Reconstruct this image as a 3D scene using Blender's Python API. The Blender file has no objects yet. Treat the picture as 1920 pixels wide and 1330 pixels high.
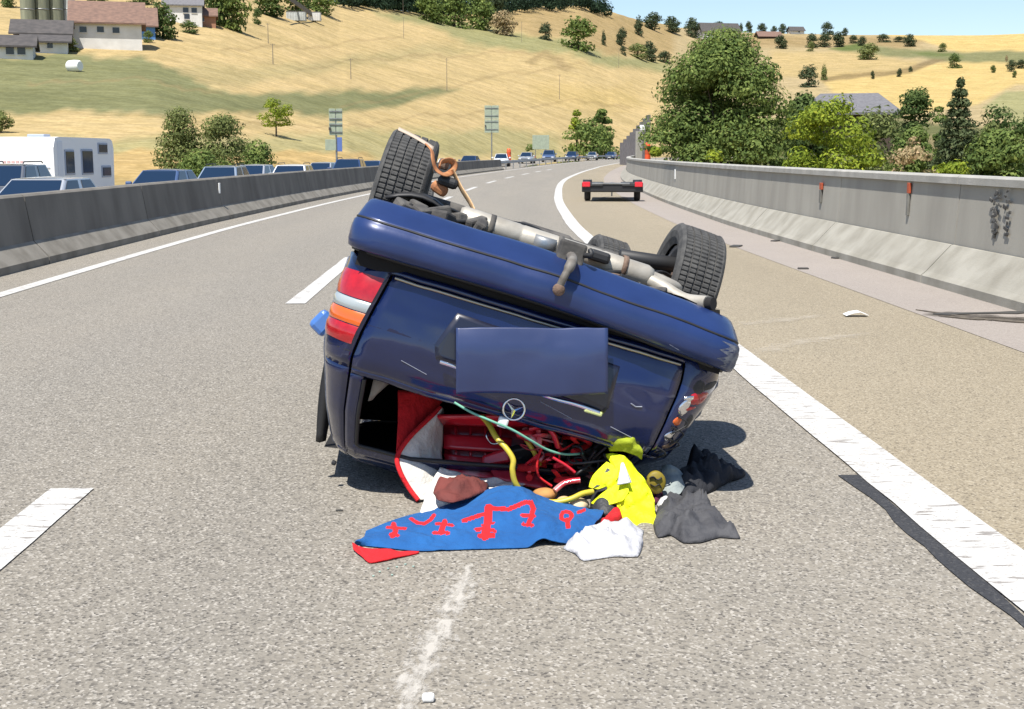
import bpy, bmesh, math, random
import numpy as np
from math import sin, cos, tan, atan, atan2, pi, sqrt, log, exp, radians, floor
from mathutils import Vector, Matrix, Euler, noise
SC = bpy.context.scene
COL = SC.collection

# ------------------------------------------------------------------ camera, sky, sun, exposure
F, H, YH = 2400.0, 1.52, 288.0
PITCH = atan((665 - YH) / F)
cam_d = bpy.data.cameras.new('camera')
cam = bpy.data.objects.new('camera', cam_d); COL.objects.link(cam)
cam_d.sensor_fit = 'HORIZONTAL'; cam_d.sensor_width = 36.0
cam_d.lens = 36.0 * F / 1920.0
cam_d.clip_start = 0.1; cam_d.clip_end = 9000
cam.location = (0, 0, H); cam.rotation_euler = (pi / 2 - PITCH, 0, 0)
SC.camera = cam

SUN = Vector((-0.20, -0.42, 1.0)).normalized()          # towards the sun
SUN_EL = math.asin(SUN.z)
world = bpy.data.worlds.new('World'); SC.world = world; world.use_nodes = True
wn = world.node_tree.nodes; wl = world.node_tree.links; wn.clear()
sky = wn.new('ShaderNodeTexSky'); sky.sky_type = 'NISHITA'; sky.sun_disc = False
sky.sun_elevation = SUN_EL; sky.sun_rotation = atan2(SUN.x, SUN.y)
sky.altitude = 400; sky.air_density = 1.0; sky.dust_density = 0.6; sky.ozone_density = 1.6
bg = wn.new('ShaderNodeBackground'); bg.inputs['Strength'].default_value = 0.092
wo = wn.new('ShaderNodeOutputWorld')
wl.new(sky.outputs[0], bg.inputs[0]); wl.new(bg.outputs[0], wo.inputs[0])
sun_d = bpy.data.lights.new('sun', 'SUN'); sun_d.energy = 4.2; sun_d.angle = radians(0.5); sun_d.color = (1.0, 0.955, 0.88)
sun = bpy.data.objects.new('sun', sun_d); COL.objects.link(sun)
sun.rotation_euler = SUN.to_track_quat('Z', 'Y').to_euler(); sun.location = (0, 0, 60)
SC.view_settings.view_transform = 'Standard'; SC.view_settings.look = 'None'
SC.view_settings.exposure = 0.82; SC.view_settings.gamma = 1.0
SC.view_settings.use_curve_mapping = False
SC.render.engine = 'CYCLES'
SC.cycles.max_bounces = 6; SC.cycles.diffuse_bounces = 3; SC.cycles.glossy_bounces = 3
SC.cycles.transparent_max_bounces = 6; SC.cycles.caustics_reflective = False; SC.cycles.caustics_refractive = False

# ------------------------------------------------------------------ pixel <-> place helpers (surveying the photograph)
CP, SP = cos(PITCH), sin(PITCH)
def ray(px, py):
    a = (px - 960) / F; b = -(py - 665) / F
    return Vector((a, CP + b * SP, -SP + b * CP))
def G(px, py, z=0.0):
    d = ray(px, py); t = (z - H) / d.z
    return Vector((d.x * t, d.y * t, z))
def P(px, py, Y):
    d = ray(px, py); t = Y / d.y
    return Vector((d.x * t, Y, H + d.z * t))

def sstep(a, b, x):
    t = min(1.0, max(0.0, (x - a) / (b - a))); return t * t * (3 - 2 * t)
def lerp(a, b, t): return a + (b - a) * t

# ------------------------------------------------------------------ object helpers
def tag(o, label=None, cat=None, group=None, kind=None):
    if label: o['label'] = label
    if cat: o['category'] = cat
    if group: o['group'] = group
    if kind: o['kind'] = kind
    return o
def empty(name, loc=(0, 0, 0), rz=0.0):
    o = bpy.data.objects.new(name, None); COL.objects.link(o)
    o.location = loc; o.rotation_euler = (0, 0, rz); o.empty_display_size = 0.3
    return o
class MB:
    def __init__(s): s.v = []; s.f = []; s.m = []; s.smooth = []
    def add(s, vs, fs, mi=0, smooth=False):
        b = len(s.v); s.v += [tuple(p) for p in vs]
        for f in fs:
            s.f.append([i + b for i in f]); s.m.append(mi); s.smooth.append(smooth)
    def grid(s, rows, mi=0, smooth=True, cu=False, cv=False, flip=False):
        n = len(rows); k = len(rows[0]); vs = [p for r in rows for p in r]; fs = []
        for i in range(n if cv else n - 1):
            for j in range(k if cu else k - 1):
                a = i * k + j; b = i * k + (j + 1) % k; c = ((i + 1) % n) * k + (j + 1) % k; d = ((i + 1) % n) * k + j
                fs.append((a, d, c, b) if flip else (a, b, c, d))
        s.add(vs, fs, mi, smooth)
    def box(s, c, d, rot=None, mi=0, taper=1.0):
        hx, hy, hz = d[0] / 2, d[1] / 2, d[2] / 2
        vs = []
        for z, t in ((-hz, 1.0), (hz, taper)):
            for x, y in ((-hx, -hy), (hx, -hy), (hx, hy), (-hx, hy)):
                p = Vector((x * t, y * t, z))
                if rot is not None: p = rot @ p
                vs.append(Vector(c) + p)
        s.add(vs, [(3, 2, 1, 0), (4, 5, 6, 7), (0, 1, 5, 4), (1, 2, 6, 5), (2, 3, 7, 6), (3, 0, 4, 7)], mi)
    def bbox(s, c, d, bev=0.02, rot=None, mi=0):
        """box with chamfered edges"""
        bm = bmesh.new(); bmesh.ops.create_cube(bm, size=1.0)
        for v in bm.verts: v.co = Vector((v.co.x * d[0], v.co.y * d[1], v.co.z * d[2]))
        bmesh.ops.bevel(bm, geom=bm.edges[:], offset=bev, segments=2, affect='EDGES', profile=0.5)
        vs = [Vector(c) + ((rot @ v.co) if rot is not None else v.co) for v in bm.verts]
        bm.verts.index_update()
        s.add(vs, [[v.index for v in f.verts] for f in bm.faces], mi); bm.free()
    def tube(s, pts, r, n=8, mi=0, caps=True, flat=1.0):
        pts = [Vector(p) for p in pts]; rows = []
        rr = r if isinstance(r, (list, tuple)) else [r] * len(pts)
        up = Vector((0.13, 0.21, 0.97))
        prev = None
        for i, p in enumerate(pts):
            t = (pts[min(i + 1, len(pts) - 1)] - pts[max(i - 1, 0)]).normalized()
            if prev is None:
                a = t.cross(up)
                if a.length < .05: a = t.cross(Vector((1, 0, 0)))
                a.normalize()
            else:
                a = (prev - t * prev.dot(t)).normalized()
            prev = a; b = t.cross(a)
            rows.append([p + (a * cos(2 * pi * k / n) + b * sin(2 * pi * k / n) * flat) * rr[i] for k in range(n)])
        s.grid(rows, mi, True, cu=True)
        if caps:
            b0 = len(s.v)
            s.add(rows[0], [list(range(n))], mi); s.add(rows[-1], [list(range(n))[::-1]], mi)
    def build(s, name, mats, parent=None, solid=0.0, bevel=0.0):
        me = bpy.data.meshes.new(name)
        me.from_pydata(s.v, [], s.f)
        if not isinstance(mats, (list, tuple)): mats = [mats]
        for m in mats: me.materials.append(m)
        if len(s.f):
            me.polygons.foreach_set('material_index', s.m)
            me.polygons.foreach_set('use_smooth', s.smooth)
        me.update()
        o = bpy.data.objects.new(name, me); COL.objects.link(o)
        if parent is not None: o.parent = parent
        if solid:
            md = o.modifiers.new('thickness', 'SOLIDIFY'); md.thickness = solid; md.offset = 0
        if bevel:
            md = o.modifiers.new('edge', 'BEVEL'); md.width = bevel; md.segments = 2; md.limit_method = 'ANGLE'; md.angle_limit = radians(40)
        return o
def share(name, src, parent=None, loc=None, rz=None, scale=None):
    o = src.copy(); o.name = name; COL.objects.link(o); o.parent = parent
    if loc is not None: o.location = loc
    if rz is not None: o.rotation_euler = (0, 0, rz)
    if scale is not None: o.scale = scale
    return o
def kids(o): return [c for c in COL.objects if c.parent == o]
def copy_tree(o, parent=None):
    base = o.name.split('.')[0]
    c = o.copy(); c.name = base; COL.objects.link(c); c.parent = parent
    for ch in list(o.children): copy_tree(ch, c)
    return c
def spline(pts, n):
    """Catmull-Rom through pts"""
    pts = [Vector(p) for p in pts]; out = []
    m = len(pts) - 1
    for i in range(n + 1):
        t = i / n * m; k = min(int(t), m - 1); u = t - k
        p0 = pts[max(k - 1, 0)]; p1 = pts[k]; p2 = pts[k + 1]; p3 = pts[min(k + 2, m)]
        out.append(0.5 * ((2 * p1) + (p2 - p0) * u + (2 * p0 - 5 * p1 + 4 * p2 - p3) * u * u + (3 * p1 - p0 - 3 * p2 + p3) * u ** 3))
    return out
def fbm(p, oct=3):
    return noise.fractal(Vector(p), 0.8, 2.0, oct)

# ------------------------------------------------------------------ materials
def lin(r, g, b):
    f = lambda c: (c / 255 / 12.92) if c <= 10 else ((c / 255 + .055) / 1.055) ** 2.4
    return (f(r), f(g), f(b))
def mat(name, col, rough=0.6, metal=0.0, col2=None, scale=4.0, detail=5, lo=.35, hi=.65, bump=0.0, bscale=None, coat=0.0, spec=0.5,
        stretch=None, sheen=0.0, trans=0.0, attr=None):
    m = bpy.data.materials.new(name); m.use_nodes = True
    nt = m.node_tree; n = nt.nodes; l = nt.links
    b = n['Principled BSDF']
    b.inputs['Roughness'].default_value = rough; b.inputs['Metallic'].default_value = metal
    b.inputs['Coat Weight'].default_value = coat; b.inputs['Specular IOR Level'].default_value = spec
    b.inputs['Coat Roughness'].default_value = 0.08
    b.inputs['Sheen Weight'].default_value = sheen
    tc = n.new('ShaderNodeTexCoord'); vec = tc.outputs['Object']
    if stretch:
        mp = n.new('ShaderNodeMapping'); mp.inputs['Scale'].default_value = stretch; l.new(vec, mp.inputs[0]); vec = mp.outputs[0]
    base = None
    if col2 is not None:
        nz = n.new('ShaderNodeTexNoise'); nz.inputs['Scale'].default_value = scale; nz.inputs['Detail'].default_value = detail
        l.new(vec, nz.inputs['Vector'])
        mr = n.new('ShaderNodeMapRange'); mr.inputs[1].default_value = lo; mr.inputs[2].default_value = hi
        l.new(nz.outputs['Fac'], mr.inputs[0])
        mx = n.new('ShaderNodeMix'); mx.data_type = 'RGBA'
        mx.inputs[6].default_value = (*col, 1); mx.inputs[7].default_value = (*col2, 1)
        l.new(mr.outputs[0], mx.inputs[0]); base = mx.outputs[2]
        l.new(base, b.inputs['Base Color'])
    else:
        b.inputs['Base Color'].default_value = (*col, 1)
    if attr:
        at = n.new('ShaderNodeAttribute'); at.attribute_name = attr
        hs = n.new('ShaderNodeHueSaturation')
        mr2 = n.new('ShaderNodeMapRange'); mr2.inputs[3].default_value = .55; mr2.inputs[4].default_value = 1.5
        l.new(at.outputs['Fac'], mr2.inputs[0]); l.new(mr2.outputs[0], hs.inputs['Value'])
        mr3 = n.new('ShaderNodeMapRange'); mr3.inputs[3].default_value = .52; mr3.inputs[4].default_value = .475
        l.new(at.outputs['Fac'], mr3.inputs[0]); l.new(mr3.outputs[0], hs.inputs['Hue'])
        if base is not None: l.new(base, hs.inputs['Color'])
        else: hs.inputs['Color'].default_value = (*col, 1)
        l.new(hs.outputs[0], b.inputs['Base Color'])
    if bump:
        nb = n.new('ShaderNodeTexNoise'); nb.inputs['Scale'].default_value = bscale or scale * 3; nb.inputs['Detail'].default_value = 4
        l.new(vec, nb.inputs['Vector'])
        bp = n.new('ShaderNodeBump'); bp.inputs['Strength'].default_value = bump; bp.inputs['Distance'].default_value = 0.02
        l.new(nb.outputs['Fac'], bp.inputs['Height']); l.new(bp.outputs[0], b.inputs['Normal'])
    if trans:
        b.inputs['Subsurface Weight'].default_value = 0.0
        tr = n.new('ShaderNodeBsdfTranslucent'); mxs = n.new('ShaderNodeMixShader'); mxs.inputs[0].default_value = trans
        src = b.inputs['Base Color'].links[0].from_socket if b.inputs['Base Color'].is_linked else None
        if src: l.new(src, tr.inputs[0])
        else: tr.inputs[0].default_value = (*col, 1)
        out = n['Material Output']
        l.new(b.outputs[0], mxs.inputs[1]); l.new(tr.outputs[0], mxs.inputs[2]); l.new(mxs.outputs[0], out.inputs[0])
    return m

def asphalt(name, c, dark, light, tint, sp=1.0, trk=1.0):
    """aggregate speckle, mottled wear, wheel tracks along the driving direction"""
    m = bpy.data.materials.new(name); m.use_nodes = True
    nt = m.node_tree; n = nt.nodes; l = nt.links; b = n['Principled BSDF']
    b.inputs['Roughness'].default_value = 0.85; b.inputs['Specular IOR Level'].default_value = 0.3
    tc = n.new('ShaderNodeTexCoord'); vec = tc.outputs['Object']
    def nz(scale, det, rough=.55, st=None):
        v = vec
        if st:
            mp = n.new('ShaderNodeMapping'); mp.inputs['Scale'].default_value = st; l.new(vec, mp.inputs[0]); v = mp.outputs[0]
        t = n.new('ShaderNodeTexNoise'); t.inputs['Scale'].default_value = scale; t.inputs['Detail'].default_value = det; t.inputs['Roughness'].default_value = rough
        l.new(v, t.inputs['Vector']); return t.outputs['Fac']
    def ramp(x, lo, hi):
        r = n.new('ShaderNodeMapRange'); r.inputs[1].default_value = lo; r.inputs[2].default_value = hi; l.new(x, r.inputs[0]); return r.outputs[0]
    def mix(f, a, bb, mode='MIX'):
        x = n.new('ShaderNodeMix'); x.data_type = 'RGBA'; x.blend_type = mode
        for i, s in ((0, f), (6, a), (7, bb)):
            if isinstance(s, (tuple, float)): x.inputs[i].default_value = (*s, 1) if isinstance(s, tuple) else s
            else: l.new(s, x.inputs[i])
        return x.outputs[2]
    vo = n.new('ShaderNodeTexVoronoi'); vo.inputs['Scale'].default_value = 112.0; l.new(vec, vo.inputs['Vector'])
    sx = n.new('ShaderNodeSeparateColor'); l.new(vo.outputs['Color'], sx.inputs[0])
    vo2 = n.new('ShaderNodeTexVoronoi'); vo2.inputs['Scale'].default_value = 66.0; l.new(vec, vo2.inputs['Vector'])
    sx2 = n.new('ShaderNodeSeparateColor'); l.new(vo2.outputs['Color'], sx2.inputs[0])
    col = mix(ramp(nz(1.1, 6, .6), .35, .7), c, tint)
    col = mix(ramp(nz(.35, 4, .6, (1.0, .12, 1)), .38, .68), col, tuple(x * .78 for x in c))
    la = n.new('ShaderNodeAttribute'); la.attribute_name = 'lat'
    def mth(op, a, v):
        t = n.new('ShaderNodeMath'); t.operation = op; l.new(a, t.inputs[0])
        if isinstance(v, float): t.inputs[1].default_value = v
        elif v is not None: l.new(v, t.inputs[1])
        return t.outputs[0]
    wv = mth('MULTIPLY', nz(.25, 3), 1.1)                      # wheel tracks wander a little
    ph = mth('MULTIPLY', mth('ADD', mth('ADD', la.outputs['Fac'], .40), wv), 3.351)
    tr_ = mth('MULTIPLY', ramp(mth('COSINE', ph, None), -.3, 1.0), ramp(nz(.5, 5, .6, (1, .15, 1)), .3, .6))
    col = mix(mth('MULTIPLY', tr_, .55 * trk), col, tuple(x * y for x, y in zip(c, (.74, .76, .80))))
    col = mix(ramp(nz(60, 4), .3, .75), col, tuple(x * 1.12 for x in c))
    f1 = n.new('ShaderNodeMath'); f1.operation = 'MULTIPLY'; f1.inputs[1].default_value = 0.95 * sp; l.new(ramp(sx.outputs[0], .72, 1.0), f1.inputs[0])
    col = mix(f1.outputs[0], col, dark)
    f2 = n.new('ShaderNodeMath'); f2.operation = 'MULTIPLY'; f2.inputs[1].default_value = 0.9 * sp; l.new(ramp(sx.outputs[1], .75, 1.0), f2.inputs[0])
    col = mix(f2.outputs[0], col, light)
    f3 = n.new('ShaderNodeMath'); f3.operation = 'MULTIPLY'; f3.inputs[1].default_value = 0.45 * sp; l.new(ramp(sx2.outputs[2], .8, 1.0), f3.inputs[0])
    col = mix(f3.outputs[0], col, dark)
    l.new(col, b.inputs['Base Color'])
    bp = n.new('ShaderNodeBump'); bp.inputs['Strength'].default_value = .5; bp.inputs['Distance'].default_value = .004
    l.new(vo.outputs['Distance'], bp.inputs['Height']); l.new(bp.outputs[0], b.inputs['Normal'])
    return m

M_ROAD = asphalt('asphalt_grey', (.228, .207, .172), (.075, .068, .060), (.42, .39, .34), (.262, .230, .182))
M_SHOULD = asphalt('asphalt_tan', (.262, .222, .155), (.11, .09, .065), (.41, .36, .27), (.31, .26, .185), 1.0, .35)
M_GUTTER = asphalt('asphalt_pale', (.29, .255, .225), (.17, .145, .13), (.40, .365, .325), (.25, .22, .195), .5, 0.0)
M_BITUMEN = asphalt('bitumen', (.035, .036, .04), (.02, .02, .022), (.09, .088, .085), (.05, .05, .052), .7, 0.0)
M_PAINT = mat('road_paint', (.54, .53, .50), .7, col2=(.43, .415, .39), scale=9, detail=8, lo=.45, hi=.72, bump=.3, bscale=90)
def nicks(m, sc, st, lo, hi, c):
    """worn nicks through the paint"""
    nt = m.node_tree; n = nt.nodes; l = nt.links; b = n['Principled BSDF']; src = b.inputs['Base Color'].links[0].from_socket
    tc = n.new('ShaderNodeTexCoord'); mp = n.new('ShaderNodeMapping'); mp.inputs['Scale'].default_value = st; l.new(tc.outputs['Object'], mp.inputs[0])
    nz = n.new('ShaderNodeTexNoise'); nz.inputs['Scale'].default_value = sc; nz.inputs['Detail'].default_value = 5; l.new(mp.outputs[0], nz.inputs['Vector'])
    mr = n.new('ShaderNodeMapRange'); mr.inputs[1].default_value = lo; mr.inputs[2].default_value = hi; l.new(nz.outputs['Fac'], mr.inputs[0])
    mx = n.new('ShaderNodeMix'); mx.data_type = 'RGBA'; mx.inputs[7].default_value = (*c, 1); l.new(mr.outputs[0], mx.inputs[0]); l.new(src, mx.inputs[6]); l.new(mx.outputs[2], b.inputs['Base Color'])
nicks(M_PAINT, 6.0, (1.0, 4.5, 1), .585, .62, (.24, .22, .20))
nicks(M_PAINT, 60.0, (1, 1, 1), .57, .66, (.34, .32, .29))
M_SCUFF = mat('scraped_asphalt', (.36, .335, .30), .9, col2=(.22, .2, .18), scale=45, detail=8, lo=.35, hi=.6)
def decal_mat(name, c, sc, lo, hi, st=(1, 1, 1)):
    """dust and scratches: patches of colour with nothing between them"""
    m = bpy.data.materials.new(name); m.use_nodes = True; nt = m.node_tree; n = nt.nodes; l = nt.links; b = n['Principled BSDF']
    b.inputs['Base Color'].default_value = (*c, 1); b.inputs['Roughness'].default_value = .95; b.inputs['Specular IOR Level'].default_value = .1
    tc = n.new('ShaderNodeTexCoord'); mp = n.new('ShaderNodeMapping'); mp.inputs['Scale'].default_value = st; l.new(tc.outputs['Object'], mp.inputs[0])
    nz = n.new('ShaderNodeTexNoise'); nz.inputs['Scale'].default_value = sc; nz.inputs['Detail'].default_value = 8; nz.inputs['Roughness'].default_value = .72; l.new(mp.outputs[0], nz.inputs['Vector'])
    at = n.new('ShaderNodeAttribute'); at.attribute_name = 'edge'
    ad = n.new('ShaderNodeMath'); ad.operation = 'MULTIPLY_ADD'; ad.inputs[1].default_value = .42; l.new(at.outputs['Fac'], ad.inputs[0]); 
    sb = n.new('ShaderNodeMath'); sb.operation = 'SUBTRACT'; sb.inputs[1].default_value = .42; l.new(nz.outputs['Fac'], sb.inputs[0]); l.new(sb.outputs[0], ad.inputs[2])
    mr = n.new('ShaderNodeMapRange'); mr.inputs[1].default_value = lo; mr.inputs[2].default_value = hi; mr.inputs[4].default_value = .8; l.new(ad.outputs[0], mr.inputs[0])
    tr = n.new('ShaderNodeBsdfTransparent'); mx = n.new('ShaderNodeMixShader'); l.new(mr.outputs[0], mx.inputs[0]); l.new(tr.outputs[0], mx.inputs[1]); l.new(b.outputs[0], mx.inputs[2]); l.new(mx.outputs[0], n['Material Output'].inputs[0])
    return m
M_DUST = decal_mat('scrape_dust', (.50, .47, .42), 26, .34, .54, (1, .45, 1))
M_DUST2 = decal_mat('scrape_dust_soft', (.50, .45, .37), 7, .30, .85)
M_CONC_D = mat('concrete_barrier', (.185, .168, .143), .9, col2=(.115, .103, .087), scale=1.6, detail=8, lo=.38, hi=.68, bump=.15, bscale=40, stretch=(1, 1, .35))
M_CONC_F = mat('concrete_foot', (.24, .22, .185), .9, col2=(.14, .125, .10), scale=2.2, detail=8, lo=.4, hi=.7, bump=.2, bscale=40)
M_CONC_R = mat('concrete_parapet', (.355, .335, .288), .88, col2=(.275, .258, .222), scale=1.1, detail=9, lo=.32, hi=.68, bump=.12, bscale=35, stretch=(1.6, 1.6, .4))
M_CONC_C = mat('concrete_cap', (.40, .385, .35), .88, col2=(.30, .29, .26), scale=2.5, detail=8, bump=.12, bscale=35)
M_CONC_S = mat('concrete_slope', (.335, .318, .272), .88, col2=(.225, .21, .172), scale=2.4, detail=8, lo=.35, hi=.72, bump=.15, bscale=40)
M_STAIN = mat('soot_stain', (.05, .048, .045), .9, col2=(.14, .135, .125), scale=9, detail=6, lo=.5, hi=.7)

# ------------------------------------------------------------------ the road: a path Y -> X of the right edge line
PT = [(-60, 3.46), (0, 1.90), (10, 1.63), (21.5, 1.34), (29, 1.27), (45, 1.56), (72, 2.81), (101, 5.2), (128, 7.9), (155, 10.9), (200, 17.5), (250, 27.5), (300, 40), (400, 72), (520, 120)]
def cpath(Y):
    k = 0
    while k < len(PT) - 2 and Y > PT[k + 1][0]: k += 1
    def m(i):
        i0, i1 = max(i - 1, 0), min(i + 1, len(PT) - 1)
        return (PT[i1][1] - PT[i0][1]) / (PT[i1][0] - PT[i0][0])
    (y0, x0), (y1, x1) = PT[k], PT[k + 1]; h = y1 - y0; t = (Y - y0) / h
    return (2*t**3-3*t*t+1)*x0 + (t**3-2*t*t+t)*h*m(k) + (-2*t**3+3*t*t)*x1 + (t**3-t*t)*h*m(k+1)
def slope(Y): return (cpath(Y + .5) - cpath(Y - .5))
def zroad(Y): return .35 * sstep(130, 260, Y)
def zopp(Y): return -.45 + .8 * sstep(80, 190, Y)
def RP(Y, o, z=0.0):
    s = slope(Y); q = sqrt(1 + s * s)
    return Vector((cpath(Y) + o / q, Y - o * s / q, zroad(Y) + z))
def yy(a, b, near=1.2):
    """stations, denser nearby"""
    out = [a]; 
    while out[-1] < b: out.append(min(b, out[-1] + max(near, abs(out[-1]) * .035)))
    return out
def strip(name, mats, y0, y1, o0, o1, z, no=2, parent=None, kind='structure', wob=0.0, zf=None, near=1.2):
    mb = MB(); rows = []; lat = []
    for i, Y in enumerate(yy(y0, y1, near)):
        a = o0 + (wob * fbm((Y * 1.3, o0 * 3, 2.2)) if wob else 0)
        b = o1 + (wob * .3 * fbm((Y * 2.1, o1 * 3, 7.7)) if wob else 0)
        r = []
        for j in range(no + 1):
            lat.append(lerp(a, b, j / no)); p = RP(Y, lerp(a, b, j / no)); p.z = (zf(Y) if zf else zroad(Y)) + z; r.append(p)
        rows.append(r)
    mb.grid(rows, 0, True, flip=False)
    o = mb.build(name, mats, parent)
    at = o.data.attributes.new('lat', 'FLOAT', 'POINT'); at.data.foreach_set('value', lat)
    if kind and parent is None: o['kind'] = kind
    return o
road = strip('road', M_ROAD, -60, 420, -8.6, 0.02, 0.0, 6)
shoulder = strip('hard_shoulder', M_SHOULD, -60, 420, 0.0, 2.45, 0.004, 3)
gutter = strip('gutter', M_GUTTER, -60, 420, 2.30, 3.9, 0.008, 2)
opp = strip('opposite_road', M_ROAD, -60, 420, -19.0, -8.4, 0.0, 4, zf=zopp)
# painted lines
mk = strip('lane_marking', M_PAINT, -30, 380, -.085, .20, 0.009, 2, shoulder, wob=.012, near=.35)
mk = strip('lane_marking', M_PAINT, -30, 380, -7.17, -6.99, 0.006, 2, road)
for y0, y1 in ((-7.5, -1.5), (.2, 5.8), (13.1, 19), (26.4, 32.4), (39.7, 45.7), (53, 59), (66.3, 72.3), (79.6, 85.6), (93, 99), (106, 112), (119, 125)):
    strip('lane_marking', M_PAINT, y0, y1, -3.86, -3.66, 0.006, 2, road, wob=.012, near=.3)
# ragged bitumen seam on the lane side of the edge line
strip('bitumen_seam', M_BITUMEN, 1.0, 5.95, -.170, -.083, 0.005, 2, road, wob=.05, near=.06)

# ------------------------------------------------------------------ terrain
SKYL = [(-2500, 40), (-900, -90), (0, -70), (420, -60), (560, -20), (640, 12), (760, 20), (860, 28), (920, 25), (1000, 14), (1090, 10), (1150, 26), (1210, 42), (1300, 56), (1420, 66), (1560, 72), (1720, 76), (1920, 80), (4600, 90), (4500, 150)]
R0 = [(-2500, 110), (300, 110), (650, 150), (840, 210), (950, 265), (1050, 315), (1136, 360), (1200, 380), (4500, 380)]
RS = [(-2500, 520), (300, 540), (650, 640), (900, 820), (1150, 1050), (1300, 1300), (4500, 1500)]
def tab(T, x):
    return np.interp(x, [a for a, _ in T], [b for _, b in T])
def el_of(py): return np.arctan((665 - py) / F) - PITCH
def path_np(Y):
    ys = np.linspace(-60, 520, 581); xs = np.array([cpath(y) for y in ys]); return np.interp(Y, ys, xs)
def t_height(px, r):
    """height of the land at bearing px (as photo column) and distance r; numpy arrays"""
    px = np.asarray(px, float); r = np.asarray(r, float)
    r0 = tab(R0, px); rs = tab(RS, px)
    e0 = el_of(np.interp(px, [-2500, 700, 1150, 1250, 4500], [296, 292, 291, 300, 300])); es = el_of(tab(SKYL, px))
    t = np.clip(np.log(np.maximum(r, 1) / r0) / np.log(rs / r0), 0, 1)
    el = e0 + (es - e0) * t ** 0.95
    z = H + r * np.tan(el)
    zs = H + rs * np.tan(es)
    z = np.where(r > rs, zs + (r - rs) * .004, z)
    z0 = H + r0 * np.tan(e0)
    base = np.interp(px, [-2500, 1100, 1220, 4500], [-1.0, -1.0, -3.2, -3.2])
    k = np.clip((r - .72 * r0) / (.28 * r0), 0, 1); k = k * k * (3 - 2 * k)
    z = np.where(r < r0, base + (z0 - base) * k, z)
    # keep clear of the carriageways
    az = np.arctan((px - 960) / (F * 1.013)); X = r * np.sin(az); Y = r * np.cos(az)
    c = path_np(Y); s = (path_np(Y + 1) - path_np(Y - 1)) / 2
    o = (X - c) / np.sqrt(1 + s * s)
    d = np.maximum(np.maximum(-21.0 - o, o - 5.5), 0)
    m = np.clip(1 - d / 9, 0, 1); m = m * m * (3 - 2 * m)
    m = np.where(Y > 480, 0, m)
    return z * (1 - m) + np.minimum(z, -1.1) * m
def T(px, py, rmin=40):
    """where the line of sight of a photo point meets the land"""
    d = ray(px, py); h = sqrt(d.x ** 2 + d.y ** 2); el = d.z / h
    azx = 960 + F * 1.013 * d.x / d.y
    rr = np.geomspace(rmin, 2600, 4000); zz = t_height(np.full_like(rr, azx), rr)
    k = np.nonzero(zz >= H + rr * el)[0]
    i = int(k[0]) if len(k) else int(np.argmax((zz - H) / rr))
    r = rr[i]
    return Vector((d.x / h * r, d.y / h * r, zz[i])), r
def land(px, r):
    az = atan((px - 960) / (F * 1.013))
    return Vector((r * sin(az), r * cos(az), float(t_height(np.array([px]), np.array([r]))[0])))

def in_poly(px, py, poly, soft):
    """soft inside mask of a polygon (numpy arrays)"""
    ins = np.zeros(px.shape, bool); dmin = np.full(px.shape, 1e9); n = len(poly)
    for i in range(n):
        x0, y0 = poly[i]; x1, y1 = poly[(i + 1) % n]
        c = ((y0 > py) != (y1 > py)) & (px < (x1 - x0) * (py - y0) / ((y1 - y0) or 1e-9) + x0)
        ins ^= c
        dx, dy = x1 - x0, y1 - y0; t = np.clip(((px - x0) * dx + (py - y0) * dy) / (dx * dx + dy * dy + 1e-9), 0, 1)
        dmin = np.minimum(dmin, np.hypot((px - x0 - t * dx) * .6, py - y0 - t * dy))
    sd = np.where(ins, dmin, -dmin)
    return np.clip(.5 + sd / (2 * soft), 0, 1)

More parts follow.
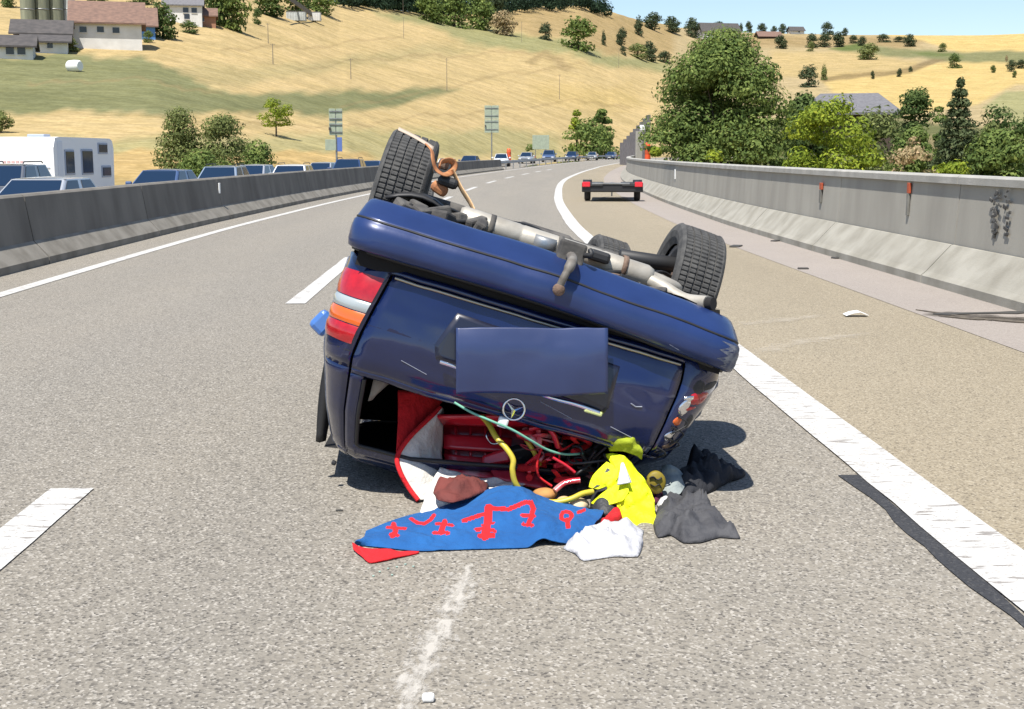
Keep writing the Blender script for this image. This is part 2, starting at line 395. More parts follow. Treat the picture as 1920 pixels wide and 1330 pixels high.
def build_terrain():
    pxs = np.concatenate([np.linspace(-2400, -250, 60), np.linspace(-230, 2150, 520), np.linspace(2200, 4400, 50)])
    rr = np.concatenate([np.geomspace(24, 100, 40), np.geomspace(102, 1700, 300), np.geomspace(1750, 3200, 12)])
    PX, RR = np.meshgrid(pxs, rr)
    Z = t_height(PX, RR)
    az = np.arctan((PX - 960) / (F * 1.013)); X = RR * np.sin(az); Y = RR * np.cos(az)
    # gentle unevenness
    Z = Z + np.where(RR > 90, .0012 * RR * (np.sin(X * .045 + 1.3 * np.sin(Y * .021)) * np.sin(Y * .033 + 2)), 0)
    nr, nc = PX.shape
    co = np.stack([X, Y, Z], -1).reshape(-1, 3)
    idx = np.arange(nr * nc).reshape(nr, nc)
    q = np.stack([idx[:-1, :-1], idx[:-1, 1:], idx[1:, 1:], idx[1:, :-1]], -1).reshape(-1, 4)
    me = bpy.data.meshes.new('hillside')
    me.vertices.add(len(co)); me.vertices.foreach_set('co', co.ravel())
    me.loops.add(q.size); me.loops.foreach_set('vertex_index', q.ravel())
    me.polygons.add(len(q)); me.polygons.foreach_set('loop_start', np.arange(0, q.size, 4)); me.polygons.foreach_set('loop_total', np.full(len(q), 4))
    me.polygons.foreach_set('use_smooth', np.ones(len(q), bool))
    me.update(calc_edges=True)
    # which crop grows where (survey of the photograph's fields, as seen from the road)
    el = np.arctan2(Z - H, RR); py = 665 - F * np.tan(el + PITCH); px = PX
    wob = 4 * np.sin(px * .021 + py * .05) + 3 * np.sin(px * .047 + 1.7) + 2 * np.sin(px * .13 + py * .2)
    pyw = py + wob * np.where(px > 1200, .35, 1)
    straw = np.array([.47, .352, .180]); olive = np.array([.215, .215, .105]); gold = np.array([.54, .395, .165]); pale = np.array([.40, .315, .185]); green = np.array([.115, .15, .045]); brown = np.array([.25, .18, .09]); scrub = np.array([.10, .115, .042])
    C = np.ones(px.shape + (3,)) * straw
    def put(poly, col, soft=5, k=1.0):
        nonlocal C
        m = (in_poly(px, pyw, poly, soft) * k)[..., None]; C = C * (1 - m) + col * m
    put([(-2450, 135), (0, 125), (120, 112), (270, 112), (330, 135), (400, 168), (520, 182), (640, 172), (780, 165), (860, 170), (800, 190), (650, 212), (300, 216), (0, 216), (-2450, 220)], olive * .88, 6, 1)
    put([(330, 135), (640, 112), (820, 88), (1000, 60), (1000, 72), (820, 105), (640, 135), (400, 165)], olive, 8, .35)
    put([(-2450, 250), (200, 262), (620, 250), (900, 240), (1050, 255), (1060, 300), (600, 292), (-2450, 295)], olive * 1.25, 9, .6)
    put([(-2450, 282), (300, 285), (700, 288), (700, 340), (-2450, 340)], np.array([.45, .315, .14]), 4, .9)
    put([(700, 20), (760, 20), (900, 50), (1000, 62), (1130, 95), (1260, 122), (1270, 145), (1100, 112), (1000, 98), (930, 88), (860, 72), (780, 45)], olive * 1.15, 6, .85)
    put([(985, 118), (1020, 96), (1075, 130), (1060, 138), (1020, 108), (995, 125)], brown, 3, .55)
    put([(1000, 150), (1180, 170), (1210, 200), (1080, 210), (1000, 180)], gold * .85, 12, .6)
    put([(900, 30), (1010, 12), (1140, 24), (1290, 55), (1290, 110), (1130, 96), (1000, 60)], np.array([.345, .25, .125]), 6, .9)
    for ln in ([(640, 196), (800, 172), (960, 140), (1090, 118)], [(560, 130), (760, 108), (900, 96), (1010, 98)], [(700, 232), (900, 205), (1060, 190), (1180, 200)], [(60, 160), (240, 152), (420, 176)], [(330, 235), (520, 228), (700, 240)], [(420, 100), (600, 84), (760, 66)]):
        put(ln + [(x, y + 3.5) for x, y in ln[::-1]], brown * 1.05, 2.2, .5)
    # right-hand country
    put([(1260, 40), (4600, 60), (4600, 400), (1260, 400)], pale, 5, .9)
    put([(1400, 70), (1700, 80), (1740, 82), (1700, 100), (1540, 92), (1400, 92)], brown * 1.25, 4, .9)
    put([(1640, 72), (1900, 76), (4600, 80), (4600, 118), (1900, 112), (1790, 108), (1720, 88)], gold, 2, 1)
    put([(1550, 97), (1600, 90), (1660, 98), (1740, 104), (1920, 112), (4600, 118), (4600, 142), (1920, 132), (1790, 130), (1720, 116), (1600, 112)], olive * .9, 3, .95)
    put([(1545, 97), (1600, 89), (1625, 98), (1590, 105)], green, 2, .9)
    put([(1700, 106), (1790, 110), (1800, 116), (1720, 113)], green, 2, .7)
    put([(1440, 100), (1560, 102), (1720, 122), (1690, 150), (1560, 150), (1440, 150)], np.array([.45, .335, .16]), 4, .8)
    put([(1530, 150), (1680, 136), (1770, 124), (1920, 134), (4600, 138), (4600, 170), (1900, 165), (1830, 200), (1700, 220), (1560, 176)], gold, 3, .9)
    put([(1530, 150), (1690, 134), (1740, 118), (1765, 122), (1700, 142), (1540, 158)], brown * .8, 2, .8)
    put([(1840, 205), (1880, 178), (4600, 165), (4600, 260), (1900, 240)], olive * 1.3, 3, .8)
    put([(1300, 232), (1500, 226), (1650, 222), (1800, 240), (1920, 248), (4600, 255), (4600, 420), (1300, 420)], scrub, 5, .9)
    put([(1660, 255), (1780, 260), (1790, 330), (1650, 330)], np.array([.27, .21, .115]), 8, .8)
    put([(1900, 248), (4600, 250), (4600, 275), (1900, 270)], pale, 3, .9)
    ca = me.color_attributes.new('crop', 'FLOAT_COLOR', 'POINT')
    ca.data.foreach_set('color', np.concatenate([C, np.ones(px.shape + (1,))], -1).astype(np.float32).ravel())
    m = bpy.data.materials.new('dry_fields'); m.use_nodes = True
    nt = m.node_tree; n = nt.nodes; l = nt.links; b = n['Principled BSDF']; b.inputs['Roughness'].default_value = .95; b.inputs['Specular IOR Level'].default_value = .1
    at = n.new('ShaderNodeAttribute'); at.attribute_name = 'crop'
    tc = n.new('ShaderNodeTexCoord')
    col = at.outputs['Color']
    for sc, st, lo, hi, mul, amt in ((.05, (1, .6, 2), .38, .66, (.82, .84, .78), .5), (.13, (.7, 1, 1), .42, .62, (.72, .73, .68), .55), (.30, (.6, 1, 1), .44, .60, (1.16, 1.13, 1.06), .6), (.75, (.7, 1, 1), .42, .60, (.68, .68, .62), .6), (2.4, (1, 1, 1), .40, .62, (.66, .66, .6), .55)):
        mp = n.new('ShaderNodeMapping'); mp.inputs['Scale'].default_value = st; l.new(tc.outputs['Object'], mp.inputs[0])
        nz = n.new('ShaderNodeTexNoise'); nz.inputs['Scale'].default_value = sc; nz.inputs['Detail'].default_value = 6; l.new(mp.outputs[0], nz.inputs['Vector'])
        mr = n.new('ShaderNodeMapRange'); mr.inputs[1].default_value = lo; mr.inputs[2].default_value = hi; mr.inputs[4].default_value = amt; l.new(nz.outputs['Fac'], mr.inputs[0])
        mx = n.new('ShaderNodeMix'); mx.data_type = 'RGBA'; mx.blend_type = 'MULTIPLY'; mx.inputs[7].default_value = (*mul, 1)
        l.new(mr.outputs[0], mx.inputs[0]); l.new(col, mx.inputs[6]); col = mx.outputs[2]
    l.new(col, b.inputs['Base Color']); me.materials.append(m)
    o = bpy.data.objects.new('hillside', me); COL.objects.link(o); o['kind'] = 'structure'
build_terrain()
mb = MB()
mb.grid([[(0, 0, -4.2)] * 48] + [[(rad * cos(2 * pi * k / 48), rad * sin(2 * pi * k / 48), -4.2) for k in range(48)] for rad in (60, 400, 1500, 6000)], 0, True, cu=True)
M_EARTH = mat('dry_earth', (.34, .26, .13), .95, col2=(.17, .17, .07), scale=.03, detail=8)
tag(mb.build('ground', M_EARTH), kind='structure')

# ------------------------------------------------------------------ concrete walls beside the road
def profile_panel(name, mats, prof, Y0, Y1, parent, gap=.02, mi=None, zf=None):
    """prof: list of (offset, z), drawn as one closed panel between two stations"""
    mb = MB(); n = max(1, int((Y1 - Y0) / 2.0)); rows = []
    for i in range(n + 1):
        Y = lerp(Y0 + gap / 2, Y1 - gap / 2, i / n); r = []
        for (o, z) in prof:
            r.append(RP(Y, o, z))
        rows.append(r)
    k = len(prof)
    for i in range(n):
        for j in range(k):
            jn = (j + 1) % k
            mb.add([rows[i][j], rows[i][jn], rows[i + 1][jn], rows[i + 1][j]], [(0, 3, 2, 1)], (mi[j] if mi else 0))
    mb.add(rows[0], [list(range(k))[::-1]], 0); mb.add(rows[-1], [list(range(k))], 0)
    return mb.build(name, mats, parent)
med = empty('median_barrier', RP(8, -8.3)); md_inv = Vector(med.location)
tag(med, 'long dark concrete barrier between the two carriageways, left of the road', 'barrier')
NJ = [(-7.86, -.02), (-7.86, .10), (-8.06, .32), (-8.16, .93), (-8.20, .96), (-8.36, .96), (-8.40, .93), (-8.50, .32), (-8.70, .10), (-8.70, -.6)]
def shift(o, root):
    for v in o.data.vertices: v.co -= root.location
Y = -18.0; i = 0
while Y < 118:
    o = profile_panel('barrier_panel', [M_CONC_D, M_CONC_F], NJ, Y, Y + 6.0, med, .03, mi=[1, 1, 0, 0, 0, 0, 0, 0, 1, 1]); shift(o, med)
    Y += 6.0; i += 1
M_WHITE = mat('white_plastic', (.78, .78, .76), .5)
M_ORANGE = mat('orange_plastic', (.40, .075, .028), .6)
M_GREYMETAL = mat('galvanised_steel', (.33, .34, .34), .45, .7, col2=(.22, .22, .22), scale=6)
def on_wall(Y, off, z0, w, h, m, name, root, face):
    mb = MB(); p = RP(Y, off, (z0))
    s = slope(Y); rot = Matrix.Rotation(-atan(s), 3, 'Z')
    mb.bbox(p - root.location, (.03, w, h), .006, rot)
    return mb.build(name, m, root)
for Yp, z in ((58.5, .72), (30, .72)): on_wall(Yp, -8.10 + .0, z, .10, .24, M_WHITE, 'reflector', med, 1)

par = empty('parapet_wall', RP(12, 3.9))
tag(par, 'tall pale concrete wall with a capped top and sloping foot, right of the road', 'wall')
YE = 150.0
Y = -20.0
while Y < YE:
    y1 = min(Y + 5.0, YE)
    for nm, prof, m in (('wall_panel', [(3.72, .46), (3.76, 1.16), (3.98, 1.16), (3.98, -1.2), (3.72, -1.2)], M_CONC_R),
                        ('cap', [(3.715, 1.165), (3.715, 1.245), (3.74, 1.265), (4.02, 1.265), (4.02, 1.165)], M_CONC_C),
                        ('foot', [(3.34, -.02), (3.34, .10), (3.40, .15), (3.68, .455), (3.70, .46), (3.70, -.02)], M_CONC_S)):
        o = profile_panel(nm, m, prof, Y, y1, par, .018 if nm != 'foot' else .03); shift(o, par)
    Y = y1
def wallY(px, off):
    """station where the wall face at this offset is seen in photo column px"""
    lo, hi = 8.0, 150.0
    for _ in range(50):
        mid = (lo + hi) / 2; q = RP(mid, off)
        x = 960 + F * 1.0 * q.x / (q.y * CP - (q.z + .9 - H) * SP)
        if x > px: lo = mid
        else: hi = mid
    return lo
for px, py0, py1, wpx, m in ((1540, 343, 356, 9, M_ORANGE), (1704, 343, 363, 7, M_ORANGE), (1266, 318, 336, 7, M_WHITE)):
    Yw = wallY(px, 3.73); q = RP(Yw, 3.73); zt = P(px, py0, q.y).z; zb = P(px, py1, q.y).z
    on_wall(Yw, 3.725, (zt + zb) / 2, max(.03, wpx * q.y / F / .55), zt - zb, m, 'reflector', par, -1)
    if m is M_ORANGE:   # the damp streak under each bracket
        on_wall(Yw, 3.718 - .0, (zb + .72) / 2, wpx * q.y / F / .55 * .7, max(.1, zb - .72), mat('damp_streak', (.20, .195, .175), .9, col2=(.14, .135, .12), scale=6), 'streak', par, -1)
# scorched mark with flaked edges on the near end of the wall
mb = MB(); random.seed(4)
for i in range(26):
    px = 1868 + random.gauss(0, 5) + (i % 3 == 0) * 22; py = 358 + i * 3.4
    Yw = wallY(px, 3.73); q = RP(Yw, 3.712); p = P(px, py, q.y)
    mb.bbox(Vector((q.x, q.y, p.z)) - par.location, (.012, random.uniform(.03, .13), random.uniform(.02, .05)), .004, Matrix.Rotation(random.uniform(-.4, .4), 3, 'X'))
mb.build('scorch_mark', M_STAIN, par)

# guard rail where the barrier ends
gr = empty('guard_rail', RP(120, -8.3)); tag(gr, 'low grey steel guard rail continuing beyond the end of the dark concrete barrier', 'guard rail')
def rail_z(Y): return 0
for zc in (.72, ):
    o = profile_panel('rail', M_GREYMETAL, [(-8.22, .56), (-8.17, .62), (-8.22, .69), (-8.17, .76), (-8.22, .84), (-8.26, .84), (-8.26, .56)], 118, 300, gr, 0); shift(o, gr)
pp = None
for k in range(24):
    p = RP(119 + k * 7, -8.33, .42) - gr.location
    if pp is None:
        mb = MB(); mb.box((0, 0, 0), (.1, .14, .9)); pp = mb.build('post', M_GREYMETAL, gr); pp.location = p
    else: share('post', pp, gr, p)

# ------------------------------------------------------------------ trees
def leafmat(name, c, c2, tr=.32): return mat(name, c, .7, col2=c2, scale=.9, detail=3, lo=.35, hi=.65, spec=.12, trans=tr, attr='tone')
L_DARK = leafmat('leaf_dark', (.115, .165, .05), (.085, .128, .04))
L_MID = leafmat('leaf_mid', (.175, .232, .062), (.128, .182, .05))
L_LIGHT = leafmat('leaf_light', (.26, .32, .035), (.20, .265, .032))
L_OLIVE = leafmat('leaf_olive', (.20, .235, .08), (.155, .185, .064))
L_CONIF = leafmat('leaf_conifer', (.10, .13, .058), (.075, .10, .046))
L_DRY = leafmat('leaf_dry', (.44, .35, .20), (.33, .26, .14))
L_FAR = leafmat('leaf_far', (.085, .112, .054), (.060, .084, .044))
M_BARK = mat('bark', (.10, .075, .05), .9, col2=(.055, .042, .03), scale=6, bump=.4)

def leaves_mesh(name, clumps, per, size, seed, m, flat=.75, vertical=0.0):
    """clumps: (centre, radii, weight). Small folded leaf faces spread over each clump, facing mostly outwards/upwards"""
    rg = np.random.default_rng(seed)
    V = []; tone = []
    cen = np.mean([c[0] for c in clumps], axis=0)
    for (c, rad, wgt) in clumps:
        n = max(6, int(per * wgt)); rad = np.array(rad)
        d = rg.normal(size=(n, 3)); d /= np.linalg.norm(d, axis=1)[:, None]
        d[:, 2] = np.where(d[:, 2] < -.35, d[:, 2] * .4, d[:, 2])
        rr = 1.0 - np.abs(rg.normal(0, .22, n)); rr += .10 * np.sin(d[:, 0] * 7 + seed) * np.cos(d[:, 1] * 6 + d[:, 2] * 5)
        p = np.array(c) + d * rad * rr[:, None]
        nrm = d + rg.normal(0, .38, (n, 3)) + np.array([0, 0, .2]); nrm /= np.linalg.norm(nrm, axis=1)[:, None]
        a = rg.normal(size=(n, 3)); a[:, 2] += vertical; a -= nrm * (a * nrm).sum(1)[:, None]; a /= np.linalg.norm(a, axis=1)[:, None]
        b = np.cross(nrm, a)
        s = size * rg.uniform(.6, 1.35, n)[:, None]
        q = np.stack([p - a * s * .5, p + b * s * flat * .36 + nrm * s * .08, p + a * s * .55, p - b * s * flat * .36 + nrm * s * .08], 1)
        V.append(q.reshape(-1, 3)); tone.append(np.clip(rg.normal(.45, .2, n) + rg.normal(0, .10), 0, 1))
    V = np.concatenate(V); tn = np.concatenate(tone); k = len(tn)
    me = bpy.data.meshes.new(name)
    me.vertices.add(len(V)); me.vertices.foreach_set('co', V.astype(np.float32).ravel())
    me.loops.add(4 * k); me.loops.foreach_set('vertex_index', np.arange(4 * k))
    me.polygons.add(k); me.polygons.foreach_set('loop_start', np.arange(0, 4 * k, 4)); me.polygons.foreach_set('loop_total', np.full(k, 4))
    me.update(calc_edges=True)
    at = me.attributes.new('tone', 'FLOAT', 'FACE'); at.data.foreach_set('value', tn.astype(np.float32))
    me.materials.append(m)
    return me
def obj_of(name, me, parent=None):
    o = bpy.data.objects.new(name, me); COL.objects.link(o); o.parent = parent; return o
def trunk(root, h, r, limbs, seed, lean=.05):
    rd = random.Random(seed); mb = MB()
    top = Vector((rd.uniform(-lean, lean) * h, rd.uniform(-lean, lean) * h, h))
    pts = [Vector((0, 0, -.6)), Vector((0, 0, 0)), top * .5 + Vector((lean * r, 0, 0)), top]
    mb.tube(spline(pts, 8), [r * (1.25 - .8 * i / 8) for i in range(9)], 8)
    for e in limbs:
        b = top * rd.uniform(.45, .95)
        mb.tube(spline([b, b.lerp(Vector(e), .5) + Vector((0, 0, .06 * h)), Vector(e)], 5), [r * .42 * (1 - .8 * i / 5) for i in range(6)], 5)
    return mb.build('trunk', M_BARK, root)
def crown_clumps(h, w, n, seed, z0=.25, shape='round', rs=.26, depth=1.0):
    rd = random.Random(seed); cl = []
    for i in range(n):
        for _ in range(30):
            t = rd.random(); z = lerp(z0, 1.0, t)
            if shape == 'round': rad = sqrt(max(0, 1 - (2 * t - .85) ** 2 / 1.35))
            elif shape == 'cone': rad = (1 - t) ** .75 * .95 + .06
            elif shape == 'dome': rad = sqrt(max(0, 1 - t ** 2.2))
            else: rad = .65 + .35 * sin(t * 3)
            a = rd.uniform(0, 2 * pi); q = rad * sqrt(rd.uniform(.25, 1)) if t < .9 else rad * rd.random()
            r = rs * w * rd.uniform(.55, 1.15)
            if abs(q * cos(a)) * w / 2 + r * .5 < w / 2 * 1.05: break
        cl.append(((q * cos(a) * (w / 2 - r * .6), q * sin(a) * (w / 2 - r * .6) * depth, z * h - r * .55), (r, r, r * rd.uniform(.7, .95)), (r / (rs * w)) ** 2))
    return cl
def tree(name, label, loc, h, w, m, seed, n=24, per=260, size=.3, z0=.25, shape='round', cat='tree', group=None, tr=None, rs=.26, vertical=0.0, depth=1.0):
    root = empty(name, loc); tag(root, label, cat, group)
    cl = crown_clumps(h, w, n, seed, z0, shape, rs, depth)
    obj_of('crown', leaves_mesh('crown', cl, per, size, seed, m, vertical=vertical), root)
    if tr is None: tr = .022 * h
    if tr:
        big = sorted(cl, key=lambda c: -c[2])[:9]
        trunk(root, h * (z0 + .35), tr, [c[0] for c in big], seed)
    return root
def tree_at(name, label, px0, px1, pyt, pyb, r, m, seed, **kw):
    """a tree whose crown spans px0..px1 and tops out at pyt in the photograph, standing r metres away"""
    cx = (px0 + px1) / 2
    foot = land(cx, r)
    s = r / F
    ztop = H + r * tan(atan((665 - pyt) / F) - PITCH)
    w = (px1 - px0) * s * 1.0
    return tree(name, label, foot, ztop - foot.z, w, m, seed, **kw)
# right of the road, behind the parapet
tree_at('broadleaf_tree', 'big dense dark green broadleaf tree rising behind the pale concrete wall', 1190, 1512, 62, 330, 92, L_MID, 11, n=95, per=720, size=.27, z0=.05, shape='dome', rs=.165, depth=.9)
tree_at('broadleaf_tree', 'dark green tree filling the gap behind the big broadleaf tree and the yellow-green bush', 1440, 1570, 180, 330, 104, L_DARK, 12, n=30, per=300, size=.4, z0=.05, shape='dome', rs=.22)
tree_at('bush', 'bright yellow-green bush behind the concrete wall beside the big tree', 1440, 1690, 186, 330, 70, L_LIGHT, 13, n=52, per=460, size=.22, z0=.03, shape='dome', cat='bush', rs=.17, tr=.05)
tree_at('bush', 'small olive bush beneath the grey roof', 1560, 1735, 216, 330, 112, L_OLIVE, 14, n=46, per=220, size=.34, z0=.05, shape='dome', cat='bush', rs=.22, tr=.06)
tree_at('broadleaf_tree', 'slender dark green tree in front of the golden field, left of the conifer', 1676, 1752, 168, 330, 118, L_DARK, 15, n=44, per=260, size=.3, z0=.1, rs=.30)
def conifer(label, px, pyt, r, w, seed):
    foot = land(px, r); ztop = H + r * tan(atan((665 - pyt) / F) - PITCH); h = ztop - foot.z
    root = empty('conifer', foot); tag(root, label, 'tree')
    rd = random.Random(seed); cl = []
    k = 15
    for i in range(k):
        t = i / (k - 1); z = h * lerp(.10, .985, t); rad = w / 2 * (1 - t) ** .8 + .12
        nb = max(3, int(9 * (1 - t) + 3)); a0 = rd.random() * 6
        for j in range(nb):
            a = a0 + 2 * pi * j / nb; L = rad * rd.uniform(.7, 1.1)
            for q in (.45, .85):
                cl.append(((cos(a) * L * q, sin(a) * L * q, z - .22 * L * q), (L * .36 + .12, L * .36 + .12, .5 * h / k + .08), .5 + .5 * (1 - t)))
    obj_of('crown', leaves_mesh('crown', cl, 90, .27, seed, L_CONIF, flat=.6), root)
    trunk(root, h * .95, .16, [], seed, .01)
conifer('tall dark pointed conifer behind the concrete wall', 1795, 160, 84, 4.4, 21)
tree_at('bush', 'leafy green bush at the wall, below the conifer', 1790, 1965, 246, 330, 76, L_MID, 16, n=60, per=280, size=.26, z0=.02, shape='dome', cat='bush', rs=.19, tr=.04)
tree_at('bush', 'dark hedge-like bush beyond the conifer at the edge of the pale field', 1815, 1930, 200, 262, 190, L_DARK, 17, n=26, per=170, size=.5, z0=.02, shape='dome', cat='bush', rs=.26, tr=.05)
tree_at('broadleaf_tree', 'round dark tree cut by the picture edge beyond the conifer', 1898, 1990, 190, 262, 170, L_DARK, 18, n=18, per=200, size=.5, z0=.1, rs=.27)
tree_at('bush', 'light green shrub between the slender tree and the conifer', 1735, 1780, 205, 300, 110, L_MID, 19, n=14, per=170, size=.3, z0=.05, shape='dome', cat='bush', rs=.28, tr=.04)
tree_at('dry_shrub', 'straw-coloured dried shrub behind the wall, beside the yellow-green bush', 1640, 1790, 258, 335, 66, L_DRY, 20, n=40, per=150, size=.20, z0=.02, shape='dome', cat='shrub', rs=.15, tr=.02, vertical=1.5)
tree_at('bush', 'small fresh green bush at the foot of the big tree by the orange post', 1215, 1245, 272, 330, 80, L_LIGHT, 22, n=10, per=120, size=.22, z0=.02, shape='dome', cat='bush', rs=.3, tr=.03)
tree_at('bush', 'low pale green weeds at the foot of the big tree', 1300, 1380, 282, 330, 78, L_LIGHT, 23, n=16, per=110, size=.2, z0=.02, shape='cone', cat='bush', rs=.2, tr=.02)
tree_at('bush', 'rounded mid-green bush behind the dried shrub, left of the conifer', 1655, 1775, 244, 330, 92, L_MID, 24, n=44, per=230, size=.26, z0=.02, shape='dome', cat='bush', rs=.2, tr=.04)
tree_at('bush', 'low yellow-green bush at the wall under the conifer', 1720, 1840, 284, 335, 70, L_LIGHT, 25, n=34, per=200, size=.2, z0=.02, shape='dome', cat='bush', rs=.2, tr=.03)
tree_at('bush', 'dull green bush filling the gap right of the conifer', 1815, 1900, 222, 330, 96, L_OLIVE, 26, n=36, per=220, size=.28, z0=.02, shape='dome', cat='bush', rs=.22, tr=.04)
# left and middle
tree_at('bush', 'olive feathery bush behind the queue, beside the caravan', 276, 398, 208, 325, 84, L_OLIVE, 31, n=80, per=170, size=.18, z0=.02, shape='cone', cat='bush', rs=.2, tr=.05, vertical=1.0)
tree_at('bush', 'taller dome-shaped olive bush right of the feathery bush', 358, 484, 216, 325, 84, L_OLIVE, 32, n=80, per=170, size=.18, z0=.02, shape='dome', cat='bush', rs=.2, tr=.05, vertical=.6)
tree_at('bush', 'low bright green bush at the foot of the two olive bushes', 436, 528, 268, 325, 80, L_MID, 33, n=46, per=150, size=.2, z0=.02, shape='dome', cat='bush', rs=.28, tr=.03)
tree_at('bush', 'low leafy bush in front of the feathery olive bush', 300, 450, 284, 325, 78, L_MID, 34, n=60, per=150, size=.2, z0=.02, shape='dome', cat='bush', rs=.2, tr=.03)
p, r = T(518, 254)
tree('orchard_tree', 'single small round fruit tree standing alone on the dry meadow', p, (254 - 190) * r / F, 70 * r / F, L_LIGHT, 35, n=22, per=150, size=.24, z0=.34, rs=.2, tr=.11)
p, r = T(2, 250)
tree('orchard_tree', 'small round tree at the picture edge above the caravan', p, (250 - 212) * r / F, 44 * r / F, L_OLIVE, 36, n=14, per=130, size=.22, z0=.2, rs=.24, tr=.09)
tree_at('broadleaf_tree', 'round-topped tree above the green thicket beside the far end of the road', 1108, 1150, 198, 290, 300, L_MID, 41, n=18, per=170, size=.75, z0=.35, rs=.25)
tree_at('bush', 'wide green thicket beside the far end of the queue', 1035, 1170, 226, 292, 285, L_MID, 42, n=44, per=150, size=.7, z0=.02, shape='dome', cat='bush', rs=.16, tr=.1)
tree_at('bush', 'small dark bush behind the square sign panel', 980, 1010, 270, 296, 240, L_MID, 43, n=10, per=90, size=.5, z0=.02, shape='dome', cat='bush', rs=.28, tr=.06)
tree_at('broadleaf_tree', 'young bright tree left of the green thicket', 1062, 1100, 206, 290, 292, L_LIGHT, 44, n=16, per=130, size=.7, z0=.2, rs=.25)

# trees on the hills: three far crowns shared, each tree scaled for itself
PROTO = {}
for key, sd, shp, z0 in (('round', 51, 'round', .16), ('dome', 52, 'dome', .02), ('tall', 53, 'cone', .08)):
    PROTO[key] = leaves_mesh('crown', crown_clumps(1, 1, 30, sd, z0, shp, .27), 50, .105, sd, L_FAR)
    mbt = MB(); mbt.tube([(0, 0, -.25), (0, 0, .5)], [.035, .02], 5); o_ = mbt.build('trunk', M_BARK); PROTO[key + '_t'] = o_.data; bpy.data.objects.remove(o_)
def far_tree(label, px, pyt, pyb, w, key, name='hill_tree', cat='tree', m=None, group='trees scattered over the hills', at=None):
    p, r = T(px, pyb) if at is None else (land(px, at), at)
    root = empty(name, p, random.random() * 6); tag(root, label, cat, group)
    h = (pyb - pyt) * r / F
    if at: h = H + r * tan(atan((665 - pyt) / F) - PITCH) - p.z
    ww = w * r / F
    c = obj_of('crown', PROTO[key], root); c.scale = (ww, ww, h * 1.02)
    if m: c.material_slots[0].link = 'OBJECT'; c.material_slots[0].material = m
    t = obj_of('trunk', PROTO[key + '_t'], root); t.scale = (ww * 1.2, ww * 1.2, h)
    return root
random.seed(7)
